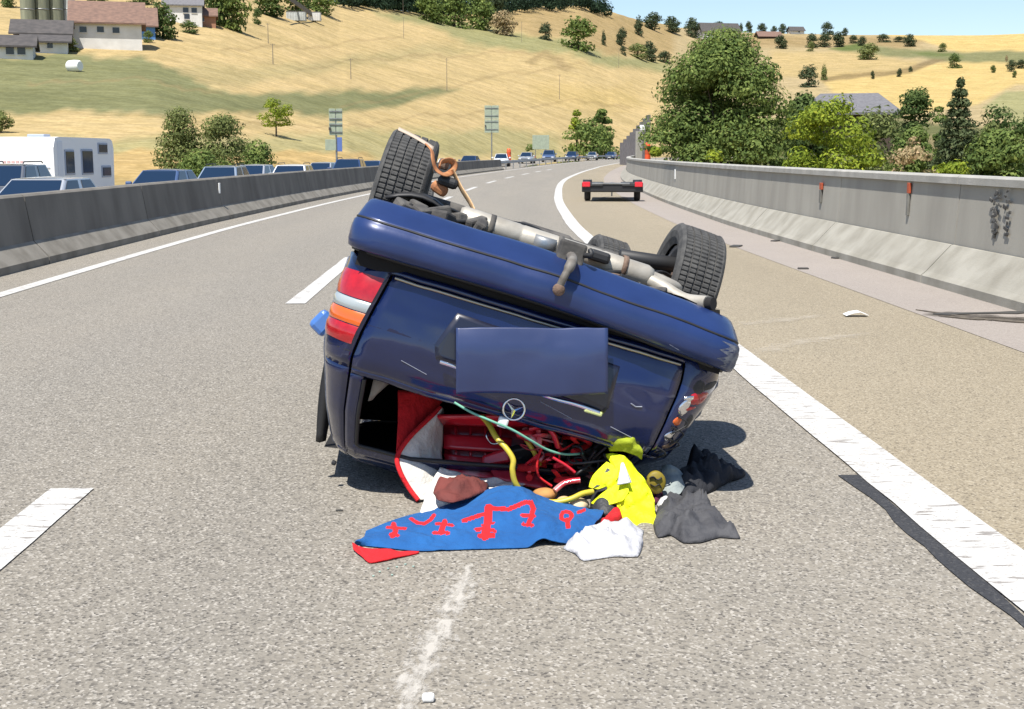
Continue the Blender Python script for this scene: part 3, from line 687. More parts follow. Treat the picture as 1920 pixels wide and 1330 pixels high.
for a in (
 ('dark round tree right of the brown-roofed barn', 306, 10, 70, 52, 'round', 'hill_tree', 'tree', L_DARK),
 ('low dark bush between the round tree and the big village clump', 355, 42, 62, 38, 'dome', 'hill_bush', 'bush', L_DARK),
 ('tall bright clump of trees at the village edge', 436, -22, 56, 66, 'round', 'hill_tree', 'tree', L_MID),
 ('dark tree rising behind the bright village clump', 410, -40, 46, 50, 'round', 'hill_tree', 'tree', L_DARK),
 ('small dark bush left of the white containers', 482, 18, 44, 20, 'dome', 'hill_bush', 'bush', L_DARK),
 ('dark spreading tree above the white containers', 500, -30, 28, 70, 'round', 'hill_tree', 'tree', L_DARK),
 ('green tree just right of the white containers', 604, -14, 28, 58, 'round', 'hill_tree', 'tree', L_MID),
 ('dark tree above the containers, between the spreading tree and the green one', 556, -24, 24, 60, 'round', 'hill_tree', 'tree', L_DARK),
 ('dark bush at the far left edge above the silos', 18, -20, 14, 30, 'round', 'hill_tree', 'tree', L_DARK),
 ('small dark conifer behind the ridge of the barn', 172, -18, 12, 18, 'tall', 'hill_tree', 'tree', L_DARK),
 ('second small dark tree behind the barn ridge', 192, -14, 12, 22, 'round', 'hill_tree', 'tree', L_DARK),
 ('dark treetop behind the far end of the barn roof', 262, -16, 8, 60, 'dome', 'hill_tree', 'tree', L_DARK),
 ('pale green tree at the left end of the wood on the hilltop', 806, -12, 42, 56, 'round', 'hill_tree', 'tree', L_MID),
 ('mid-green tree in front of the wood on the hilltop', 852, -14, 50, 66, 'dome', 'hill_tree', 'tree', L_MID),
 ('green tree with rounded top in front of the wood', 900, -6, 55, 56, 'round', 'hill_tree', 'tree', L_MID),
 ('dark green tree at the right end of the wood-edge row', 922, -26, 42, 50, 'round', 'hill_tree', 'tree', L_FAR),
 ('dry brownish tree at the edge of the second hill', 944, 24, 66, 50, 'round', 'hill_tree', 'tree', L_DRY),
 ('leaning dark bush on the second hill, left of the wide tree', 1023, 46, 76, 30, 'dome', 'hill_bush', 'bush', None),
 ('wide dark tree in the middle of the second hill', 1084, 38, 94, 76, 'dome', 'hill_tree', 'tree', L_MID),
 ('thin upright cypress-like tree right of the wide tree', 1132, 57, 86, 11, 'tall', 'hill_tree', 'tree', None),
 ('small round tree on the slope right of the thin upright tree', 1165, 54, 84, 22, 'round', 'hill_tree', 'tree', None),
 ('slim tree near the ridge of the second hill', 1197, 30, 66, 20, 'tall', 'hill_tree', 'tree', None),
 ('broad tree on the ridge, first from the left against the sky', 1223, 26, 56, 38, 'round', 'hill_tree', 'tree', None),
 ('twin-topped tree on the ridge, second against the sky', 1260, 33, 60, 32, 'round', 'hill_tree', 'tree', None),
 ('dark tree touching the left end of the white ridge farm', 1297, 36, 70, 28, 'round', 'hill_tree', 'tree', None),
 ('loose grey-green bush below the second hill slope', 1196, 84, 108, 42, 'dome', 'hill_bush', 'bush', L_OLIVE),
 ('small tree in the row of grey-green bushes', 1218, 80, 114, 28, 'round', 'hill_tree', 'tree', None),
 ('low bush ending the grey-green row beside the big tree', 1245, 98, 118, 34, 'dome', 'hill_bush', 'bush', None),
 ('small dark bush left of the grey-green row', 1168, 88, 104, 14, 'dome', 'hill_bush', 'bush', None),
 ('tree peeping above the roof of the white ridge farm', 1348, 37, 52, 24, 'round', 'hill_tree', 'tree', None),
 ('tiny upright tree right of the white ridge farm', 1389, 40, 56, 10, 'tall', 'hill_tree', 'tree', None),
 ('little bush on the skyline right of the white farm', 1404, 41, 60, 14, 'round', 'hill_tree', 'tree', None),
 ('round tree on the skyline above the brown shed', 1429, 41, 58, 18, 'round', 'hill_tree', 'tree', None),
 ('lollipop-shaped tree on the skyline above the big tree', 1467, 39, 56, 15, 'round', 'hill_tree', 'tree', None),
 ('small tree under the lollipop-shaped one', 1451, 50, 64, 12, 'round', 'hill_tree', 'tree', None),
 ('broad dark tree on the skyline, largest near the little house', 1551, 43, 64, 26, 'dome', 'hill_tree', 'tree', None),
 ('small round tree right of the broad skyline tree', 1584, 54, 68, 12, 'round', 'hill_tree', 'tree', None),
 ('shrub at the left end of the hedgerow', 1464, 68, 92, 26, 'round', 'hill_bush', 'bush', None),
 ('dark hedgerow tree, second from the left', 1522, 66, 88, 26, 'dome', 'hill_bush', 'bush', None),
 ('hedgerow tree in the middle', 1546, 66, 86, 28, 'dome', 'hill_bush', 'bush', None),
 ('tallest tree of the hedgerow on the far slope', 1572, 62, 86, 24, 'round', 'hill_tree', 'tree', None),
 ('hedgerow tree at the right end', 1600, 68, 82, 20, 'dome', 'hill_bush', 'bush', None),
 ('low bush beneath the hedgerow', 1520, 80, 98, 16, 'dome', 'hill_bush', 'bush', L_OLIVE),
 ('small tree left of the dome-shaped one on the field edge', 1616, 70, 86, 16, 'round', 'hill_tree', 'tree', None),
 ('dome-shaped tree on the edge of the golden field', 1656, 66, 80, 28, 'dome', 'hill_tree', 'tree', None),
 ('flat-topped tree left of the golden skyline field', 1685, 70, 80, 22, 'dome', 'hill_tree', 'tree', None),
 ('umbrella-shaped tree at the start of the golden skyline field', 1705, 67, 90, 24, 'round', 'hill_tree', 'tree', None),
 ('bare-looking olive tree on the green meadow', 1628, 84, 112, 40, 'round', 'hill_tree', 'tree', L_OLIVE),
 ('pale little bush in the golden skyline field', 1767, 83, 97, 17, 'dome', 'hill_bush', 'bush', L_OLIVE),
 ('dark bush on the dark green strip below the golden field', 1789, 104, 128, 26, 'dome', 'hill_bush', 'bush', L_DARK),
 ('solitary dark round bush in the pale field left of the grey roof', 1516, 127, 166, 42, 'dome', 'hill_bush', 'bush', L_FAR),
 ('scrubby upright plant beside the dark round bush', 1545, 122, 150, 14, 'tall', 'hill_bush', 'bush', L_OLIVE),
 ('speck of bush along the field path, left one', 1636, 134, 148, 8, 'round', 'hill_bush', 'bush', None),
 ('bush along the field path, middle one', 1686, 130, 145, 10, 'round', 'hill_bush', 'bush', None),
 ('bush along the field path, right one', 1707, 126, 138, 8, 'round', 'hill_bush', 'bush', None),
 ('dark small bush left of the far row by the picture edge', 1862, 124, 136, 10, 'round', 'hill_bush', 'bush', L_DARK),
 ('small olive tree in the far row near the picture edge', 1896, 115, 132, 18, 'round', 'hill_tree', 'tree', None),
 ('tree at the picture edge in the far row', 1914, 114, 128, 18, 'round', 'hill_tree', 'tree', None),
 ('tiny dark bush below the far row at the picture edge', 1902, 134, 146, 8, 'round', 'hill_bush', 'bush', L_DARK),
 ('little reddish bush in the golden field', 1887, 104, 114, 6, 'tall', 'hill_bush', 'bush', L_DRY),
): far_tree(*a)
for a in (('dark bush in front of the white barn wall', 236, 58, 90, 26, 'dome', 'hill_bush', 'bush', L_DARK), ('low bush between the farmhouse and the barn', 132, 72, 96, 30, 'dome', 'hill_bush', 'bush', L_OLIVE), ('small bush at the right end of the barn', 278, 60, 78, 22, 'dome', 'hill_bush', 'bush', L_MID), ('bush beside the low white outbuilding', 60, 86, 104, 20, 'dome', 'hill_bush', 'bush', L_DARK)): far_tree(*a)
# the dark wood on the hilltop: reads as one mass
cl = []; rd = random.Random(3)
for i in range(230):
    px = rd.uniform(640, 1146); base = float(np.interp(px, [660, 760, 930, 1010, 1145], [2, 20, 22, 8, 18])) 
    rr_ = float(tab(RS, px)) * rd.uniform(.955, 1.08)
    g = land(px, rr_); hgt = rd.uniform(14, 21) * (.55 if px > 1110 else 1); w_ = rd.uniform(4, 7)
    cl.append(((g.x, g.y, g.z + hgt * .34), (w_, w_, hgt * .62), 1.0))
tag(obj_of('forest', leaves_mesh('forest', cl, 190, 1.7, 5, leafmat('leaf_wood', (.030, .055, .028), (.02, .04, .024)))), 'dark wood along the top of the hill', 'wood', kind='stuff')

# ------------------------------------------------------------------ village and farm buildings
M_WHITEW = mat('white_wall', (.70, .69, .66), .85, col2=(.58, .57, .54), scale=.5, detail=6)
M_ROOF_B = mat('brown_tiles', (.21, .125, .09), .85, col2=(.14, .085, .065), scale=1.2, detail=7, stretch=(1, 1, 3))
M_ROOF_G = mat('grey_tiles', (.085, .075, .07), .85, col2=(.055, .05, .048), scale=1.0, detail=7)
M_ROOF_S = mat('slate_roof', (.17, .165, .17), .7, col2=(.12, .115, .12), scale=.8, detail=8, stretch=(3, 3, .3))
M_WOOD_D = mat('dark_timber', (.075, .05, .035), .85, col2=(.05, .035, .026), scale=2)
M_WIN = mat('dark_window', (.03, .035, .045), .1)
M_SILO = mat('grey_green_silo', (.26, .27, .19), .8, col2=(.16, .17, .12), scale=.6, detail=5, stretch=(3, 3, .2))
M_SILO2 = mat('pale_silo', (.50, .53, .52), .6, col2=(.38, .40, .38), scale=.6)
M_BLUEW = mat('blue_board', (.08, .22, .50), .6)
def house(name, label, px, pyb, wpx, wallpx, roofpx, depth, rot, wallm, roofm, windows=(), hip=0.0, cat='house', over=.5, chimney=False, r=None, group=None):
    if r is None: p, r = T(px, pyb)
    else:
        p = P(px, pyb, r * .999)
    s = r / F; w = wpx * s; hw = wallpx * s; hr = roofpx * s
    root = empty(name, p, rot); tag(root, label, cat, group)
    mb = MB(); mb.box((0, 0, hw / 2 - 2), (w, depth, hw + 4))
    # gables
    mb.add([(-w / 2, -depth / 2, hw), (-w / 2, depth / 2, hw), (-w / 2 + hip * w / 2, 0, hw + hr * .98)], [(0, 1, 2)]); mb.add([(w / 2, -depth / 2, hw), (w / 2, depth / 2, hw), (w / 2 - hip * w / 2, 0, hw + hr * .98)], [(0, 2, 1)])
    mb.build('wall', wallm, root)
    mb = MB(); o = over; sl = hr / (depth / 2); zz = hw - o * sl; xr = w / 2 + o - hip * w / 2
    for sgn in (-1, 1):
        a = [(-w / 2 - o, sgn * (depth / 2 + o), zz), (w / 2 + o, sgn * (depth / 2 + o), zz), (xr, 0, hw + hr), (-xr, 0, hw + hr)]
        mb.add([Vector(q) + Vector((0, 0, .05)) for q in a] + [Vector(q) + Vector((0, 0, .35)) for q in a], [(0, 1, 2, 3), (7, 6, 5, 4), (0, 4, 5, 1), (0, 3, 7, 4), (1, 5, 6, 2), (2, 6, 7, 3)])
    if hip:
        for sgn in (-1, 1):
            a = [(sgn * (w / 2 + o), -depth / 2 - o, zz), (sgn * (w / 2 + o), depth / 2 + o, zz), (sgn * xr, 0, hw + hr)]
            mb.add([Vector(q) + Vector((0, 0, .36)) for q in a], [(0, 1, 2)])
    rf = mb.build('roof', roofm, root)
    if chimney:
        mb = MB(); mb.box((w * .2, -.3, hw + hr + .2), (.7, .7, 1.8)); mb.build('chimney', wallm, rf)
    for (fx, fz, fw, fh) in windows:
        mb = MB(); mb.box((fx * w / 2, -depth / 2 - .02, fz * hw), (fw, .12, fh)); wo_ = mb.build('window', M_WIN, root)
        mb = MB(); mb.box((fx * w / 2, -depth / 2 - .10, fz * hw - fh / 2 - .06), (fw + .2, .1, .1)); mb.build('sill', M_WHITEW, wo_)
    return root
house('barn', 'long white barn with a brown-red tiled roof on the left hill', 204, 86, 112, 36, 36, 12, radians(16), M_WHITEW, M_ROOF_B, ((-.7, .6, 1.2, 1), (-.2, .62, 1.2, 1), (.25, .6, 1.2, 1)), cat='barn', over=.9)
house('shed', 'low shed with blue board and brown roof at the right end of the barn', 262, 68, 52, 16, 30, 9, radians(16), M_BLUEW, M_ROOF_B, (), cat='shed', over=.7)
house('farmhouse', 'dark timber farmhouse with a low grey gable roof below the silos', 82, 88, 84, 20, 22, 9, radians(16), M_WOOD_D, M_ROOF_G, ((-.3, .5, 1.1, .9), (.3, .5, 1.1, .9)), cat='house', over=1.0)
house('house', 'white house with a grey roof at the left picture edge below the farm', 18, 108, 80, 16, 18, 8, radians(17), M_WHITEW, M_ROOF_G, ((.1, .5, 1.2, 1.1), (.55, .5, 1.2, 1.1)), over=.7)
house('house', 'low white outbuilding with brown eaves beside the grey-roofed white house', 88, 96, 70, 12, 12, 8, radians(17), M_WHITEW, M_ROOF_G, ((.2, .5, .9, .8),), over=.8)
house('house', 'white house with a pale roof behind the dark round tree', 345, 42, 64, 26, 16, 9, radians(12), M_WHITEW, M_ROOF_S, ((.15, .66, 1.3, 1.2), (.6, .66, 1.3, 1.2), (.2, .25, 1.3, 1.2)), over=.6, chimney=True)
house('house', 'small house with a brown roof left of the bright village clump', 380, 46, 46, 12, 14, 8, radians(12), mat('brick_wall', (.36, .18, .11), .85), M_ROOF_B, ((0, .5, 1.0, .9),), over=.6)
house('ridge_farm', 'white farm with a long brown roof on the ridge above the big tree', 1346, 74, 70, 14, 14, 16, radians(12), M_WHITEW, M_ROOF_G, ((-.5, .5, 2, 1.8), (.2, .5, 2, 1.8)), over=1.5, cat='farm')
house('shed', 'long low brown shed on the ridge right of the white farm', 1440, 74, 40, 5, 8, 12, radians(8), M_WOOD_D, M_ROOF_B, (), cat='shed', over=1.5)
house('house', 'tiny house with a dark roof on the skyline', 1492, 54, 24, 5, 7, 12, radians(8), M_WHITEW, M_ROOF_G, ((.2, .5, 1.6, 1.2),), over=1.2)
house('barn', 'barn with a wide dark grey slate roof among the trees behind the wall', 1590, 232, 150, 14, 36, 22, radians(-14), M_WOOD_D, M_ROOF_S, (), hip=.5, cat='barn', over=1.0, r=175)
sil = None
for k, (px, wp, m, lb) in enumerate(((54, 24, M_SILO, 'first grey-green silo from the left on the farm'), (80, 26, M_SILO, 'second grey-green silo, in the middle of the farm group'), (106, 26, M_SILO, 'third grey-green silo beside the pale one'), (131, 22, M_SILO2, 'pale light-grey silo at the right end of the farm group'))):
    p, r = T(px, 58); s = r / F; hgt = 78 * s; rad = wp * s / 2
    root = empty('silo', p); tag(root, lb, 'silo', 'farm silos')
    mb = MB(); rows = [[(rad * cos(2 * pi * j / 20), rad * sin(2 * pi * j / 20), z) for j in range(20)] for z in (-2, hgt)]
    mb.grid(rows, 0, True, cu=True); mb.build('drum', m, root)
    mb = MB()
    for z in (.2, .45, .7): mb.grid([[(rad * f * cos(2 * pi * j / 20), rad * f * sin(2 * pi * j / 20), z * hgt + dz) for j in range(20)] for f, dz in ((1.0, -.12), (1.03, -.1), (1.03, .1), (1.0, .12))], 0, True, cu=True)
    mb.build('hoop', M_GREYMETAL, root)
    mb = MB(); mb.grid([[(rad * f * cos(2 * pi * j / 20), rad * f * sin(2 * pi * j / 20), hgt + z) for j in range(20)] for f, z in ((1.05, 0), (.6, .5), (.02, .8))], 0, True, cu=True); mb.build('lid', M_GREYMETAL, root)
for px, wpx, hpx, m, lb in ((556, 34, 16, M_SILO2, 'long pale container on the hill below the trees'), (590, 22, 15, M_WHITEW, 'short white container right of the long pale one')):
    p, r = T(px, 40); s = r / F; root = empty('container', p); tag(root, lb, 'container')
    mb = MB(); mb.bbox((0, 0, hpx * s / 2), (wpx * s, 3.2, hpx * s), .08); mb.build('box', m, root)
    mb = MB()
    for k in range(7): mb.box((lerp(-.42, .42, k / 6) * wpx * s, -1.66, hpx * s / 2), (.12, .08, hpx * s * .86))
    mb.build('ribs', m, root)
    mb = MB(); mb.box((0, 0, hpx * s + .06), (wpx * s + .2, 3.4, .14)); mb.build('roof', M_ROOF_S, root)
# stone wall running behind the containers
p, r = T(530, 44); q, r2 = T(640, 30)
mb = MB(); d = (q - p); mb.box((p + q) / 2 + Vector((0, 0, .5)), (d.length, .4, 1.6), Matrix.Rotation(atan2(d.y, d.x), 3, 'Z'))
tag(mb.build('field_wall', M_CONC_D), 'low grey wall on the hill behind the white containers', 'wall')
# a wrapped bale on the green meadow
p, r = T(140, 136); mb = MB()
mb.grid([[(.42 * (1 - abs(a) ** 6 * .25) * cos(2 * pi * j / 16), a * .5, .42 + .42 * (1 - abs(a) ** 6 * .25) * sin(2 * pi * j / 16)) for j in range(16)] for a in (-1, -.8, 0, .8, 1)], 0, True, cu=True)
for a in (-1, 1): mb.add([(.315 * cos(2 * pi * j / 16), a * .5, .42 + .315 * sin(2 * pi * j / 16)) for j in range(16)], [list(range(16))])
o = mb.build('wrapped_bale', M_WHITE); o.location = p; o.scale = (2.2,) * 3; o.rotation_euler = (0, 0, 1.2); tag(o, 'small white wrapped bale lying on the green meadow', 'bale')

# poles up the hill
M_POLE = mat('grey_wood', (.20, .17, .13), .9)
for k, (px, pyt, pyb, lb) in enumerate(((512, 85, 122, 'thin wooden pole on the left slope, below the containers'), (658, 112, 150, 'thin wooden pole mid-slope above the orchard tree'), (757, 34, 72, 'thin pole near the hilltop in front of the wood'), (838, 112, 172, 'tallest thin pole on the slope above the overturned car'), (756, -8, 30, 'thin pole standing against the dark wood'), (978, 42, 78, 'pole at the foot of the second hill'), (1160, 92, 128, 'pole on the slope left of the big tree'), (503, 46, 80, 'pole under the containers on the hill'), (1049, 142, 186, 'dark pole on the slope above the green thicket'))):
    p, r = T(px, pyb); h = (pyb - pyt) * r / F; root = empty('utility_pole', p); tag(root, lb, 'pole', 'wooden poles carrying a line over the hill')
    mb = MB(); mb.tube([(0, 0, -.5), (0, 0, h)], [.11, .07], 6); mb.build('shaft', M_POLE, root)
    mb = MB(); mb.box((0, 0, h * .94), (.9, .08, .08))
    for sx in (-.4, .4): mb.tube([(sx, 0, h * .94), (sx, 0, h * .94 + .22)], .035, 5)
    mb.build('crossarm', M_POLE, root)

# ------------------------------------------------------------------ roadside signs and posts
M_SIGNB = mat('sign_back', (.36, .41, .30), .55, col2=(.29, .33, .25), scale=3)
M_BLUESIGN = mat('blue_sign', (.10, .16, .40), .5)
def back_sign(label, px, pyt, pym, pyb, wpx, r, small=None):
    x = P(px, pyb, r); s = r / F
    root = empty('sign_post', Vector((x.x, x.y, x.z))); tag(root, label, 'sign', 'sign posts on the far side of the queue')
    zt = P(px, pyt, r).z - x.z; zm = P(px, pym, r).z - x.z; w = wpx * s
    for sx in (-.06, .06) if False else (0,):
        mb = MB(); mb.tube([(sx, .08, -1.2), (sx, .08, zt - .1)], .07, 8); mb.build('post', M_GREYMETAL, root)
    for z0, z1, in ((zm + (zt - zm) * .5 + .02, zt), (zm, zm + (zt - zm) * .5 - .02)):
        for sx in (-1, 1):
            mb = MB(); mb.bbox((sx * w / 4, 0, (z0 + z1) / 2), (w / 2 - .05, .04, z1 - z0), .01); mb.build('panel', M_SIGNB, root)
    for f in (.12, .4, .62, .9):
        mb = MB(); mb.box((0, -.05, zm + (zt - zm) * f), (w * .9, .05, .06)); mb.build('clamp_bar', M_GREYMETAL, root)
    mb = MB(); mb.bbox((-w * .42, -.10, zm + .25 * (zt - zm)), (.16, .12, .2), .02); mb.build('junction_box', M_ROOF_G, root)
    if small:
        for (cx, cy, wp, hp, m) in small:
            mb = MB(); mb.bbox(P(cx, cy, r) - x + Vector((0, -.02, 0)), (wp * s, .04, hp * s), .008); mb.build('small_panel', m, root)
back_sign('tall green-grey sign post with a small pale panel, left of the raised wheel', 631, 204, 254, 300, 26, 92, ((620, 272, 20, 20, M_SIGNB), (637, 271, 9, 26, M_BLUESIGN)))
back_sign('tall green-grey sign post right of the raised wheel', 922, 198, 249, 296, 27, 150)
r = 215; x = P(1014, 296, r); root = empty('sign_board', x); tag(root, 'square grey-green sign board beside the green thicket', 'sign')
mb = MB(); mb.bbox(P(1014, 267, r) - x, (31 * r / F, .06, 26 * r / F), .02); mb.build('panel', M_SIGNB, root)
for sx in (-10, 10):
    mb = MB(); mb.tube([(sx * r / F, .08, -1), (sx * r / F, .08, 3.6)], .07, 6); mb.build('post', M_GREYMETAL, root)
def marker(label, px, pyt, pyb, r, w):
    x = P(px, pyb, r); h = (pyb - pyt) * r / F
    root = empty('marker_post', x); tag(root, label, 'marker')
    mb = MB(); mb.grid([[(w * f * cos(2 * pi * j / 12), w * f * sin(2 * pi * j / 12), z * h) for j in range(12)] for f, z in ((1, 0), (1, .2), (.92, .85), (.7, .97), (.05, 1))], 0, True, cu=True); mb.build('sleeve', mat('orange_sleeve', (.80, .10, .025), .5), root)
    mb = MB(); mb.box((0, 0, .02 - .6), (w * 1.6, w * 1.6, 1.2)); mb.build('base', M_CONC_D, root)
    mb = MB(); mb.grid([[(w * 1.01 * cos(2 * pi * j / 12), w * 1.01 * sin(2 * pi * j / 12), z * h) for j in range(12)] for z in (.55, .72)], 0, True, cu=True); mb.build('band', mat('dull_orange_band', (.55, .09, .03), .5), root)
marker('tall orange marker post behind the wall at the big tree', 1214, 268, 316, 96, .22)
marker('small orange marker post beside the guard rail', 954, 279, 303, 150, .26)
# stepped noise barrier climbing beyond the end of the parapet
nb = empty('noise_barrier', P(1190, 300, 140)); tag(nb, 'dark grey stepped noise barrier with pale end post beyond the end of the wall', 'noise barrier')
for k in range(9):
    px0 = 1163 + k * 6; pt = 268 - k * 6.4; r = 168 - k * 2.5
    a = P(px0, 312, r); b = P(px0 + 6.0, 312, r - 2.5); zt = P(px0, pt, r).z
    d = b - a; mb = MB(); mb.box((a + b) / 2 - nb.location + Vector((0, 0, (zt - a.z) / 2)), (d.length - .03, .18, zt - a.z), Matrix.Rotation(atan2(d.y, d.x), 3, 'Z')); mb.build('panel', mat('noise_panel', (.20, .185, .19), .8, col2=(.13, .12, .125), scale=2), nb)
a = P(1197, 318, 118); zt = P(1197, 246, 118).z
mb = MB(); mb.box(a - nb.location + Vector((0, 0, (zt - a.z) / 2)), (12 * 118 / F, .4, zt - a.z)); mb.build('end_post', M_CONC_R, nb)
mb = MB(); mb.bbox(P(1204, 240, 119) - nb.location, (.45, .3, .5), .05); mb.build('lamp', M_WHITE, nb)

# ------------------------------------------------------------------ waiting traffic on the opposite carriageway
def paint(name, c, metal=.3): return mat(name, c, .38, metal, coat=.8)
M_GLASSC = mat('car_glass', (.010, .024, .052), .07, spec=.4)
M_TYRE = mat('tyre_rubber', (.022, .022, .023), .8)
M_RIM = mat('alloy', (.45, .45, .46), .35, .8)
M_LAMP = mat('lamp_glass', (.72, .74, .76), .1, coat=1)
M_BLK = mat('black_plastic', (.02, .02, .021), .55)
def car_proto(kind):
    """one finished car of a kind (front towards -y), returned as a list of (name, mesh, parent index)"""
    L, W, zb, zr = dict(hatch=(4.2, 1.76, .92, 1.46), estate=(4.7, 1.80, .94, 1.50), suv=(4.55, 1.88, 1.05, 1.68), van=(4.9, 1.92, 1.12, 1.92))[kind]
    hw = W / 2; parts = []
    st = [(-L/2, .70, .42, .60), (-L/2+.12, .86, .30, .70), (-L/2+.5, .95, .24, zb-.20), (-L/2+1.15, 1.0, .22, zb-.03), (0, 1.0, .22, zb), (L/2-.6, .98, .24, zb+.02), (L/2-.12, .92, .30, zb), (L/2, .80, .42, zb-.12)]
    mb = MB(); rows = []
    for (y, f, z0, z1) in st:
        h = hw * f
        rows.append([(-h*.86, y, z0), (-h, y, z0+.16), (-h*1.0, y, lerp(z0, z1, .62)), (-h*.93, y, z1-.05), (-h*.80, y, z1), (0, y, z1+.03), (h*.80, y, z1), (h*.93, y, z1-.05), (h, y, lerp(z0, z1, .62)), (h, y, z0+.16), (h*.86, y, z0)])
    mb.grid(rows, 0, True, cu=True)
    mb.add(rows[0], [list(range(11))]); mb.add(rows[-1], [list(range(11))[::-1]])
    # cabin
    y0, y1 = -L/2 + (1.05 if kind != 'van' else .75), L/2 - (.25 if kind != 'hatch' else .2)
    y2, y3 = y0 + (.85 if kind != 'van' else .7), y1 - (.55 if kind in('hatch',) else .4)
    hb, ht = hw * .90, hw * .70
    B = [(-hb, y0, zb-.04), (hb, y0, zb-.04), (hb, y1, zb-.04), (-hb, y1, zb-.04)]; Tt = [(-ht, y2, zr-.05), (ht, y2, zr-.05), (ht, y3, zr-.05), (-ht, y3, zr-.05)]
    mb.add(B + Tt, [(0, 1, 5, 4), (1, 2, 6, 5), (2, 3, 7, 6), (3, 0, 4, 7)], 0, False)
    rr_ = [[(x * ht, lerp(y2, y3, t), zr - .05 + .05 * (1 - abs(x) ** 3) * sin(pi * min(1, max(0, t * .96 + .02))) ** .4) for x in (-1, -.7, 0, .7, 1)] for t in (0, .12, .5, .88, 1)]
    mb.grid(rr_, 0, True)
    parts.append(('body', mb, 0, None))
    def quad(name, a, b, c, d, ins, out, mi, nrm):
        q = [Vector(x) for x in (a, b, c, d)]; ctr = sum(q, Vector()) / 4
        q = [ctr.lerp(x, ins) + Vector(nrm) * out for x in q]
        m = MB(); m.add(q, [(0, 1, 2, 3)]); parts.append((name, m, mi, None))
    quad('windscreen', B[0], B[1], Tt[1], Tt[0], .90, .012, 1, (0, -.6, .8))
    quad('rear_window', B[2], B[3], Tt[3], Tt[2], .86, .012, 1, (0, .8, .5))
    for sgn, (p0, p1, p2, p3) in ((-1, (B[3], B[0], Tt[0], Tt[3])), (1, (B[1], B[2], Tt[2], Tt[1]))):
        p0, p1, p2, p3 = [Vector(x) for x in (p0, p1, p2, p3)]
        for t0, t1 in ((.04, .47), (.53, .95)):
            quad('side_window', p0.lerp(p1, t0), p0.lerp(p1, t1), p3.lerp(p2, t1), p3.lerp(p2, t0), .88, .012, 1, (sgn * .9, 0, .3))
    for sx in (-1, 1):
        m = MB(); m.bbox((sx * hw * .64, -L/2 + .10, .66), (.42, .16, .15), .03, Matrix.Rotation(-sx * .35, 3, 'Z')); parts.append(('headlight', m, 3, None))
        m = MB(); m.bbox((sx * (hw + .10), y0 + .55, zb + .06), (.22, .10, .15), .04); parts.append(('wing_mirror', m, 0, None))
        m = MB(); m.bbox((sx * hw * .82, L/2 - .06, .80), (.26, .12, .2), .03); parts.append(('tail_light', m, 6, None))
        for sy in (-1, 1):
            yw = sy * (L/2 - .82); m = MB()
            m.grid([[(sx * (hw - .2 + a), yw + r * cos(2*pi*j/18), .32 + r * sin(2*pi*j/18)) for j in range(18)] for a, r in ((0, .2), (0, .3), (.03, .325), (.17, .325), (.205, .3), (.205, .21))], 0, True, cu=True)
            parts.append(('wheel', m, 4, None)); wi = len(parts) - 1
            m = MB(); m.grid([[(sx * (hw - .01 - a), yw + r * cos(2*pi*j/18), .32 + r * sin(2*pi*j/18)) for j in range(18)] for a, r in ((0, .21), (.03, .15), (.01, .05), (.0, .001))], 0, True, cu=True)
            parts.append(('rim', m, 5, wi))
    m = MB(); m.bbox((0, -L/2 + .03, .60), (.9, .10, .13), .02); parts.append(('grille', m, 2, None))
    m = MB(); m.bbox((0, -L/2 - .02, .42), (.52, .03, .11), .008); parts.append(('number_plate', m, 7, None))
    if kind in ('estate', 'suv'):
        for sx in (-1, 1):
            m = MB(); m.tube([(sx * ht * .9, y2 + .1, zr), (sx * ht * .9, y2 + .2, zr + .05), (sx * ht * .9, y3 - .2, zr + .05), (sx * ht * .9, y3 - .1, zr)], .018, 5); parts.append(('roof_rail', m, 2, None))
    return parts
M_TAIL = mat('tail_red', (.45, .01, .012), .2, coat=1)
CARP = {}
def make_car(kind, label, Y, off, m, group='cars waiting in the queue on the opposite carriageway', yaw=0.0):
    loc = RP(Y, off); loc.z = zopp(Y)
    root = empty('car', loc, -atan(slope(Y)) + yaw); tag(root, label, 'car', group)
    mats = [m, M_GLASSC, M_BLK, M_LAMP, M_TYRE, M_RIM, M_TAIL, M_WHITE]
    if kind not in CARP:
        objs = []
        for (nm, mb, mi, par_) in car_proto(kind): objs.append((nm, mb.build(nm, M_BLK, None), mi, par_))
        CARP[kind] = [(nm, o.data, mi, par_) for nm, o, mi, par_ in objs]
        for _, o, _, _ in objs: bpy.data.objects.remove(o)
    made = []
    for nm, me, mi, par_ in CARP[kind]:
        o = obj_of(nm, me, root if par_ is None else made[par_])
        if nm == 'body':
            md = o.modifiers.new('edge', 'BEVEL'); md.width = .06; md.segments = 3; md.limit_method = 'ANGLE'; md.angle_limit = radians(28); md.harden_normals = False
        o.material_slots[0].link = 'OBJECT'; o.material_slots[0].material = mats[mi]; made.append(o)
    return root
C_SILVER = paint('silver_paint', (.52, .54, .57), .5); C_WHITE = paint('white_car_paint', (.74, .76, .78), 0); C_BLUE = paint('blue_paint', (.075, .125, .25)); C_NAVY = paint('navy_car_paint', (.03, .06, .15))
C_GREY = paint('grey_paint', (.13, .14, .16)); C_BLACK = paint('black_car_paint', (.02, .021, .024)); C_LBLUE = paint('pale_blue_paint', (.30, .36, .44)); C_RED = paint('dark_red_paint', (.25, .03, .03))
def q_at(px, Y, dx=0):
    """offset from the path of what stands in photo column px at station Y"""
    s = slope(Y); return ((px - 960) / (F * 1.013) * Y - cpath(Y)) * sqrt(1 + s * s)
